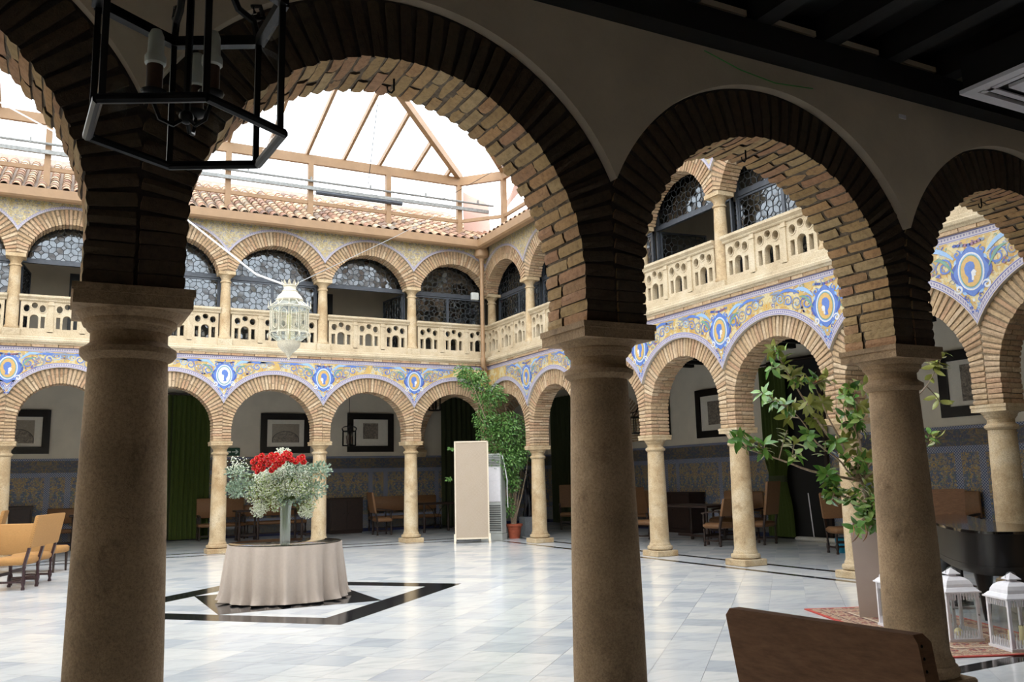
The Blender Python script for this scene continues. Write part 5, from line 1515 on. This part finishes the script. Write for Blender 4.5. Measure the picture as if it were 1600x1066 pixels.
for (px, py, rx, rz_, cnt) in ((740, 592, .4, .3, 900), (765, 618, .45, .35, 1000), (760, 655, .35, .35, 800), (795, 668, .45, .45, 1200), (790, 715, .5, .5, 1400), (815, 700, .3, .45, 700), (800, 750, .22, .35, 450), (725, 580, .25, .2, 250), (795, 790, .16, .3, 220), (706, 700, .09, .05, 40), (702, 748, .08, .06, 40), (770, 680, .4, .4, 800)):
    c0 = at(px, py, DT) - fo
    for i in range(cnt):
        v_ = Vector((fr2.gauss(0, 1), fr2.gauss(0, 1), fr2.gauss(0, 1))).normalized() * (fr2.random() ** .5)
        p = c0 + CR * v_.x * rx + Vector((CF.x, CF.y, 0)) * v_.y * rx * .8 + Vector((0, 0, 1)) * v_.z * rz_
        if p.z < .42: continue
        d_ = Vector((v_.x + fr2.uniform(-.5, .5), v_.y + fr2.uniform(-.5, .5), -.55 + fr2.uniform(-.3, .4)))
        leaf(lv, p, d_, fr2.uniform(.06, .1), fr2.uniform(.028, .045))
part('trunk', tr_, M['bark'], fc, 50); part('foliage', lv, M['ficus'], fc, kind='stuff')
st = thing('sculpture', 'dark glossy figure sculpture on a grey block in the shade beside the ficus', 'sculpture', (.95, -.1, 0))
part('pedestal', MB().rbox(-.17, .17, -.17, .17, 0, .5, .01), plain('grey_stone_block', '8f9398', .5, var=.1), st)
fg = MB()
for sx, ph_ in ((-1, 0), (1, 1.3)):
    pts = [(sx * .05 + .03 * math.sin(4 * t + ph_), .03 * math.cos(3 * t + ph_), .5 + t) for t in [i * .1 for i in range(12)]]
    fg.tube(pts, [.07, .075, .06, .055, .065, .07, .065, .06, .05, .04, .035, .02], 8)
fg.sphere((.0, 0, 1.68), .07, 10, 7, 0, 1.3)
part('figure', fg, plain('dark_blue_glaze', '10131f', .12, var=.2, coat=.6), st, 60)

# ---------------- curtains, doors, pictures, sign, wall lanterns
def curtain_mesh(w, h, folds, amp, gather=None, seed=0):
    mb = MB(); nx, nz = folds * 8, 16; vs = []; r = random.Random(seed); ph_ = r.uniform(0, 6)
    for j in range(nz + 1):
        z = h * j / nz
        k_ = 1.0
        if gather:
            zg, amt = gather; k_ = 1 - amt * math.exp(-((z - zg) / (.35 if z > zg else .5)) ** 2)
        for i in range(nx + 1):
            u_ = i / nx - .5
            y = amp * math.sin(2 * PI * folds * (i / nx) + ph_ + .5 * math.sin(9 * u_)) * (1 if k_ > .9 else 1.2)
            vs.append((u_ * w * k_, y, z))
    K = nx + 1
    fs = [(j * K + i, j * K + i + 1, (j + 1) * K + i + 1, (j + 1) * K + i) for j in range(nz) for i in range(nx)]
    mb.add(vs, fs); return mb
c1 = thing('curtain', 'full length green velvet curtain on the north gallery wall', 'curtain', (-6.98, 5.55, 0))
part('cloth', curtain_mesh(1.25, 4.08, 9, .05, seed=1), M['green'], c1, 70, loc=(-.05, 0, .03))
part('rod', MB().tube([(-.85, 0, 4.15), (.85, 0, 4.15)], .025, 8), M['wood'], c1, 40)
part('cloth', curtain_mesh(.6, 4.08, 5, .05, seed=2), M['darkgreen'], c1, 70, loc=(-.78, .04, .03))
d1 = struct('doorway_dark_panel', MB().box(-.02, .05, -.75, .75, 0, 4.1), M['blackvoid'], 'black panel painted as the dark of a doorway in the east gallery wall', (4.93, -6.1, 0))  # no hole in the wall: a black panel paints the darkness beyond
part('door_frame', MB().box(-.06, .02, -.83, -.75, 0, 4.18).box(-.06, .02, .75, .83, 0, 4.18).box(-.06, .02, -.83, .83, 4.1, 4.18), M['wood'], d1)
c2 = thing('curtain', 'green velvet curtain tied back at the doorway behind the magnolia', 'curtain', (4.72, -5.55, 0), -PI / 2)
part('cloth', curtain_mesh(.8, 4.0, 8, .05, (1.35, .4), 3), M['green'], c2, 70, loc=(0, 0, .05))
part('tie_band', MB().lathe([(.27, 1.3), (.28, 1.35), (.28, 1.4), (.27, 1.45)], 20, cap=False, sy=.45), M['darkgreen'], c2, 60)
part('rod', MB().tube([(-.6, 0, 4.1), (1.4, 0, 4.1)], .025, 8), M['wood'], c2, 40)
c3 = thing('curtain', 'dark curtain hanging in the shade beyond the corner arch', 'curtain', (1.6, 5.5, 0))
part('cloth', curtain_mesh(1.5, 4.2, 8, .05, seed=4), M['darkgreen'], c3, 70, loc=(0, 0, .03))
c4 = thing('curtain', 'dark green curtain seen through the second east arch', 'curtain', (4.7, 3.2, 0), -PI / 2)
part('cloth', curtain_mesh(3.4, 4.2, 14, .06, seed=6), M['darkgreen'], c4, 70, loc=(0, 0, .03))
def picture(label, loc, rz, W, H, fw, pr_mat, iw, ih, iz=0.0):
    t_ = thing('framed_print', label, 'picture', loc, rz, 'framed prints')
    fr_b = MB()
    for (x0, x1, z0, z1) in ((-W / 2, W / 2, H - fw, H), (-W / 2, W / 2, 0, fw), (-W / 2, -W / 2 + fw, fw, H - fw), (W / 2 - fw, W / 2, fw, H - fw)): fr_b.box(x0, x1, -.035, .02, z0, z1)
    part('frame', fr_b, M['frame'], t_)
    part('mount', MB().box(-W / 2 + fw, W / 2 - fw, 0, .015, fw, H - fw), M['paper'], t_)
    p_ = MB().box(-iw / 2, iw / 2, -.004, 0, H / 2 - ih / 2 + iz, H / 2 + ih / 2 + iz); hz = H / 2 + iz
    p_.uv = lambda q: (q[0] / iw, (q[2] - hz) / ih)
    part('print', p_, pr_mat, t_)
    part('glazing', MB().add([(-W / 2 + fw, -.02, fw), (W / 2 - fw, -.02, fw), (W / 2 - fw, -.02, H - fw), (-W / 2 + fw, -.02, H - fw)], [(0, 1, 2, 3)]), M['picglass'], t_)
    return t_
picture('black framed print with a large arched scene behind the flowers', (-4.21, 5.70, 2.44), 0, 1.5, 1.2, .19, M['print1'], .82, .56)
picture('black framed print with a small picture right of the iron wall lantern', (-1.52, 5.70, 2.46), 0, 1.53, 1.22, .19, M['print2'], .5, .5, .05)
picture('black framed print at the far left on the north wall', (-11.3, 5.70, 2.46), 0, 1.5, 1.18, .19, M['print1'], .75, .62)
picture('black framed print on the east wall inside the third arch', (4.95, -3.25, 2.48), -PI / 2, 1.55, 1.28, .18, M['print3'], .62, .62)
picture('black framed print on the east wall, mostly hidden by an arch pier', (4.95, -.55, 2.5), -PI / 2, 1.5, 1.2, .18, M['print2'], .6, .6)
picture('black framed print on the east wall at the right edge', (4.95, -10.6, 2.5), -PI / 2, 1.55, 1.28, .2, M['print3'], .62, .7)
ex = thing('exit_sign', 'dark green exit sign with a white arrow beside the green curtain', 'sign', (-5.72, 5.70, 2.37))
part('plate', MB().box(-.3, .17, -.01, .02, 0, .23), M['sign_green'], ex)
part('arrow', MB().prism([(-.06, .1), (.06, .1), (.03, .05), (.07, .05), (.13, .115), (.07, .18), (.03, .18), (.06, .13), (-.06, .13)], -.014, -.0102, 'xz').box(-.2, -.09, -.014, -.0102, .09, .14), M['sign_white'], ex)
def wall_lantern(label, loc, drop):
    t_ = thing('hanging_iron_lantern', label, 'lantern', loc, .3, 'small iron lanterns')
    for i in range(6):
        a, b = 2 * PI * i / 6, 2 * PI * (i + 1) / 6
        f_ = lambda t, z, r_=.19: (r_ * math.cos(t), r_ * math.sin(t), z)
        part('frame_side', MB().bar(f_(a, 0), f_(b, 0), .025).bar(f_(a, .38), f_(b, .38), .03).bar(f_(a, 0), f_(a, .38), .02).tube([f_(a, .38), f_(a, .46, .22), f_(a, .5, .17), f_(a, .52, .06), f_(a, .6, .01)], .01, 5), M['iron'], t_)
        part('glass_pane', MB().add([f_(a, 0), f_(b, 0), f_(b, .38), f_(a, .38)], [(0, 1, 2, 3)]), M['glass'], t_)
    for i in range(3):
        a = 2 * PI * i / 3
        part('candle', MB().lathe([(.02, .05), (.02, .18), (.025, .19), (.02, .27)], 8, (.07 * math.cos(a), .07 * math.sin(a), 0)), M['candle_tube'], t_)
    part('chain', MB().tube([(0, 0, .6), (0, 0, drop)], .008, 5), M['iron'], t_)
wall_lantern('small black iron lantern hanging before the small framed print', (-3.38, 1.9, 2.5), 1.92)
wall_lantern('small black iron lantern hanging beside the third east column', (2.2, -3.6, 2.55), 1.87)
wall_lantern('small iron lantern high in the north gallery near the corner', (-.6, 2.6, 3.55), 1.07)

# ---------------- rug, planter with magnolia, floor lanterns, piano
E1 = Vector((.40, .917, 0)); E2 = Vector((.917, -.40, 0))
RW, RL = 1.3, 2.7
sw_ = Vector((-3.93, -16.0, 0))
rg = MB().box(0, RW, 0, RL, .002, .012); rg.uv = lambda p: (p[0], p[1])
rot_r = math.atan2(E2.y, E2.x)
solid('rug', rg, M['rug'], 'red bordered patterned rug under the white lanterns and planter', 'rug', loc=sw_, rot=(0, 0, rot_r))
pc = Vector((-2.53, -14.28, .012))
pn = thing('planter', 'tall square taupe planter behind the third near column', 'planter', pc, facing(-.76, -.645))
tp_ = MB(); o_ = .2; i_ = .225
tp_.add([(-o_, -o_, 0), (o_, -o_, 0), (o_, o_, 0), (-o_, o_, 0), (-i_, -i_, .94), (i_, -i_, .94), (i_, i_, .94), (-i_, i_, .94), (-.2, -.2, .94), (.2, -.2, .94), (.2, .2, .94), (-.2, .2, .94), (-.19, -.19, .86), (.19, -.19, .86), (.19, .19, .86), (-.19, .19, .86)],
        [(3, 2, 1, 0), (0, 1, 5, 4), (1, 2, 6, 5), (2, 3, 7, 6), (3, 0, 4, 7), (4, 5, 9, 8), (5, 6, 10, 9), (6, 7, 11, 10), (7, 4, 8, 11), (8, 9, 13, 12), (9, 10, 14, 13), (10, 11, 15, 14), (11, 8, 12, 15), (12, 13, 14, 15)])
part('box', tp_, M['taupe'], pn)
part('soil', MB().box(-.19, .19, -.19, .19, .86, .88), M['soil'], pn)
mg = thing('magnolia', 'magnolia with glossy leaves and bare branches growing from the taupe planter', 'plant', (pc.x, pc.y, .88))
mo = Vector((pc.x, pc.y, .88)); DM = (mo - CAM_POS).dot(CF); mr = random.Random(77)
def mleaf(L_, w):
    mb = MB(); prof_ = [(0, .12), (.2, .7), (.45, 1.0), (.7, .8), (.9, .3), (1.0, 0.02)]
    vs = []
    for f, k_ in prof_:
        y = f * L_; z = -.28 * L_ * f * f + .03 * L_; hw = w / 2 * k_
        vs += [(-hw, y, z + .22 * hw), (0, y, z), (hw, y, z + .22 * hw)]
    fs = []
    for i in range(len(prof_) - 1):
        a = i * 3; fs += [(a, a + 1, a + 4, a + 3), (a + 1, a + 2, a + 5, a + 4)]
    return mb.add(vs, fs)
ML = [mleaf(.145, .062).mesh('leaf', M['magnolia'], 80), mleaf(.135, .056).mesh('leaf', M['magnolia'], 80), mleaf(.115, .048).mesh('leaf', M['magnolia'], 80)]
MD = mleaf(.17, .065).mesh('dry_leaf', M['dryleaf'], 80)
# branch tips as seen, with how far nearer or farther than the planter they stand
tips = [(1150, 692, -.3, 7), (1165, 700, -.25, 5), (1195, 688, -.2, 6), (1205, 545, .1, 7), (1222, 560, .1, 6), (1240, 585, .15, 7), (1262, 600, .2, 8), (1290, 592, .3, 6), (1200, 625, -.1, 6), (1222, 632, -.1, 4), (1245, 640, .0, 7), (1268, 655, .1, 8), (1285, 632, .3, 8), (1310, 618, .3, 8), (1318, 650, .2, 8), (1262, 690, -.1, 7), (1230, 672, -.2, 6), (1290, 690, .0, 7), (1320, 690, .2, 9), (1345, 640, .3, 8), (1352, 670, .1, 8), (1340, 612, .2, 7), (1338, 712, -.1, 8), (1355, 720, .2, 8),
        (1295, 745, -.2, 9), (1310, 765, -.25, 8), (1300, 782, -.25, 7), (1345, 745, 0, 9), (1360, 760, .2, 8), (1330, 780, -.2, 8), (1350, 800, -.2, 9), (1365, 790, -.1, 8), (1375, 745, .3, 6), (1380, 690, .4, 6), (1395, 650, .5, 5),
        (1465, 575, .3, 6), (1475, 552, .3, 5), (1455, 590, .3, 4), (1470, 630, .4, 3), (1452, 678, .35, 5), (1468, 690, .4, 5), (1440, 700, .3, 4), (1345, 815, -.25, 7), (1365, 825, -.25, 6)]
wood_ = MB()
fork = at(1345, 752, DM) - mo
hub = Vector((0, 0, .05)); 
wood_.tube([(0, 0, -.02), hub.lerp(fork, .5) + Vector((.02, 0, .03)), fork], [.035, .03, .024], 8)
limbs = []
for (px, py, dd, r0_) in ((1155, 694, -.3, .016), (1212, 552, .1, .017), (1235, 640, 0, .013), (1272, 600, .2, .016), (1335, 615, .25, .016), (1390, 655, .45, .014), (1468, 572, .3, .013), (1460, 686, .4, .012), (1300, 768, -.25, .013), (1362, 805, -.2, .012), (1340, 700, .1, .013)):
    e = at(px, py, DM + dd) - mo; s_ = fork if py < 740 else hub + Vector((0, 0, .06))
    sag = -.05 if px < 1300 else .04
    l_ = [s_.lerp(e, k_ / 10) + Vector((.02 * math.sin(k_ * 1.3 + px), .02 * math.cos(k_ * 1.1 + py), sag * math.sin(PI * k_ / 10))) for k_ in range(11)]
    l_[0] = s_; limbs.append(l_)
    wood_.tube(l_, [r0_ * (1 - .065 * k_) for k_ in range(11)], 6)
nl = 0; extra = MB(); xleaf = mleaf(.14, .058)
tips = [(a, b, c, int(d * 1.7)) for a, b, c, d in tips] + [(a + mr.uniform(-22, 18), b + mr.uniform(-16, 20), c + mr.uniform(-.2, .2), int(d * 1.2)) for a, b, c, d in tips if a < 1400]
for (px, py, dd, cnt) in tips:
    e = at(px, py, DM + dd) - mo
    s_ = min((l_[k_] for l_ in limbs for k_ in range(3, 11)), key=lambda w_: (w_ - e).length + .25 * max(0, w_.z - e.z))
    q_ = s_.lerp(e, .6) + Vector((0, 0, .015))
    if (e - s_).length > .03: wood_.tube([s_, q_, e], [.007, .0055, .004], 5)
    ax = (e - q_).normalized()
    for k_ in range(cnt):
        a = 2 * PI * k_ / cnt + mr.uniform(-.4, .4)
        side = ax.orthogonal().normalized(); side.rotate(Matrix.Rotation(a, 3, ax))
        d_ = (ax * mr.uniform(.1, .7) + side + Vector((0, 0, mr.uniform(-.3, .15)))).normalized()
        up_ = (ax + Vector((0, 0, .6))).normalized()
        x_ = d_.cross(up_).normalized(); z_ = x_.cross(d_)
        R3 = Matrix((x_, d_, z_)).transposed().to_4x4(); R3.translation = e - ax * mr.uniform(0, .16)
        if nl < 298:
            link('leaf', mr.choice(ML), mg, mw=R3); nl += 1
        else: extra.add([R3 @ Vector(p) for p in xleaf.v], xleaf.f)
for (px, py, dd) in ((1332, 828, -.42), (1344, 836, -.42), (1356, 834, -.42), (1350, 826, -.42), (1318, 722, -.2), (1322, 735, -.2), (1270, 610, .2)):
    e = at(px, py, DM + dd) - mo
    d_ = Vector((mr.uniform(-.6, .2), mr.uniform(-.5, 0), -1 if py > 800 else .3)).normalized(); x_ = d_.orthogonal().normalized(); z_ = x_.cross(d_)
    R3 = Matrix((x_, d_, z_)).transposed().to_4x4(); R3.translation = e + Vector((0, 0, .06)); link('dry_leaf', MD, mg, mw=R3)
part('foliage', extra, M['magnolia'], mg, 80, kind='stuff')
part('branches', wood_, M['bark'], mg, 60)

def floor_lantern(label, c, rz):
    t_ = thing('floor_lantern', label, 'lantern', (c[0], c[1], .012), rz, 'white floor lanterns')
    t_.scale = (1, 1, .9)
    S_ = .15
    part('base', MB().box(-S_ - .01, S_ + .01, -S_ - .01, S_ + .01, 0, .025), M['white'], t_)
    for sx in (-1, 1):
        for sy in (-1, 1):
            part('corner_post', MB().box(sx * S_ - (.0 if sx < 0 else .024), sx * S_ + (.024 if sx < 0 else 0), sy * S_ - (0 if sy < 0 else .024), sy * S_ + (.024 if sy < 0 else 0), .025, .46), M['white'], t_)
    for k_ in range(4):
        R3 = Matrix.Rotation(k_ * PI / 2, 4, 'Z')
        mb = MB()
        for i in range(10):
            x = -S_ + .035 + i * (2 * S_ - .07) / 9
            mb.boxm(R3 @ Matrix.Translation((x, -S_ + .008, .065)) @ Matrix.Diagonal((.008, .008, .07, 1)))
            mb.boxm(R3 @ Matrix.Translation((x, -S_ + .008, .425)) @ Matrix.Diagonal((.008, .008, .06, 1)))
        for z in (.1, .392): pass
        part('grille', mb, M['white'], t_)
        g_ = MB().boxm(R3 @ Matrix.Translation((0, -S_ + .016, .245)) @ Matrix.Diagonal((2 * S_ - .05, .003, .42, 1)))
        part('glass_pane', g_, M['glass'], t_)
        if k_ == 0: part('latch', MB().sphere((S_ - .02, -S_ - .008, .25), .009, 8, 5), M['galv'], t_, 50)
    part('eave', MB().box(-S_ - .018, S_ + .018, -S_ - .018, S_ + .018, .46, .475), M['white'], t_)
    q2 = 2 ** .5
    part('roof', MB().lathe([(q2 * (S_ + .01), .475), (q2 * S_ * .9, .505), (q2 * S_ * .84, .51), (q2 * S_ * .8, .54), (q2 * S_ * .68, .575), (q2 * S_ * .5, .598), (q2 * S_ * .3, .61), (q2 * S_ * .22, .612)], 4, ph=PI / 4), M['white'], t_)
    part('finial', MB().lathe([(q2 * .03, .612), (q2 * .03, .625), (q2 * .055, .627), (q2 * .055, .635), (.002, .69)], 4, ph=PI / 4), M['white'], t_)
    part('ring_handle', MB().tube([(.05 * math.cos(t), 0, .645 + .05 * math.sin(t)) for t in [2 * PI * i / 16 for i in range(17)]], .003, 5), M['galv'], t_)
    return t_
LR = rot_r
floor_lantern('white lantern at the right edge with two pillar candles inside', (-3.07, -16.12), LR)
floor_lantern('white lantern just right of the third near column, with a ball candle inside', (-3.09, -15.57), LR)
floor_lantern('white lantern partly hidden behind the third near column, farther back', (-2.97, -15.235), LR)
floor_lantern('white lantern left of the third near column, beside the planter', (-2.975, -14.895), LR)
def candle(label, x, y, r_, h_, ball=False):
    mb = MB().sphere((0, 0, r_), r_, 12, 8) if ball else MB().lathe([(r_ * .9, 0), (r_, .005), (r_, h_), (r_ * .7, h_ - .008)], 14)
    t_ = thing('candle', label, 'candle', (x, y, .038), 0, 'lantern candles')
    part('wax', mb, M['wax'], t_, 50); part('wick', MB().tube([(0, 0, (2 * r_ if ball else h_) - .01), (0, 0, (2 * r_ if ball else h_) + .012)], .002, 4), M['iron'], t_)
candle('cream pillar candle in the lantern at the right edge, the taller of two', -3.0, -16.13, .03, .15)
candle('slim yellowish pillar candle in the lantern at the right edge, the left of two', -3.1, -16.08, .018, .12)
candle('round ball candle in the lantern right of the third near column', -3.08, -15.58, .035, .07, True)

pz0, pz1 = .55, .92
PO = [(at(a, 820, b).x, at(a, 820, b).y) for a, b in ((1513, 8.4), (1490, 8.75), (1468, 9.4), (1455, 10.2), (1458, 11.0), (1482, 11.3), (1510, 11.0), (1532, 10.2), (1560, 9.5), (1610, 8.9), (1640, 8.4), (1622, 8.1), (1580, 8.05), (1540, 8.15))]
def smooth_closed(p, n_=6):
    out = []
    N_ = len(p)
    for i in range(N_):
        p0, p1, p2, p3 = (Vector(p[(i + k_ - 1) % N_] + (0,)) for k_ in range(4))
        for j in range(n_):
            t = j / n_
            q = .5 * ((2 * p1) + (p2 - p0) * t + (2 * p0 - 5 * p1 + 4 * p2 - p3) * t * t + (3 * p1 - p0 - 3 * p2 + p3) * t ** 3)
            out.append((q.x, q.y))
    return out
po = smooth_closed(PO); pcx = sum(p[0] for p in po) / len(po); pcy = sum(p[1] for p in po) / len(po)
pn_ = thing('grand_piano', 'black lacquered grand piano at the right edge behind the white lanterns', 'piano', (pcx, pcy, 0))
loc_ = [(p[0] - pcx, p[1] - pcy) for p in po]
sc_ = lambda k_: [(x * k_, y * k_) for x, y in loc_]
part('case', MB().prism(loc_, pz0, pz1 - .02, 'xy'), M['piano'], pn_, 40)
part('lower_moulding', MB().prism(sc_(1.012), pz0 + .02, pz0 + .05, 'xy'), M['piano'], pn_, 40)
part('underframe', MB().prism(sc_(.86), pz0 - .05, pz0, 'xy'), M['piano'], pn_, 40)
part('lid', MB().prism(sc_(1.015), pz1 - .018, pz1 + .008, 'xy'), M['pianolid'], pn_, 40)
for (x, y) in ((at(1537, 900, 8.75).x, at(1537, 900, 8.75).y), (at(1478, 900, 10.8).x, at(1478, 900, 10.8).y), (at(1602, 900, 8.5).x, at(1602, 900, 8.5).y)):
    part('leg', MB().lathe([(.03, 0), (.035, .05), (.04, .08), (.05, .2), (.085, .42), (.1, pz0 - .05)], 12, (x - pcx, y - pcy, 0)), M['piano'], pn_, 40)
part('pedal_lyre', MB().box(-.02, .02, .25, .35, .06, pz0 - .08).box(-.12, .12, .23, .37, .03, .07), M['piano'], pn_)
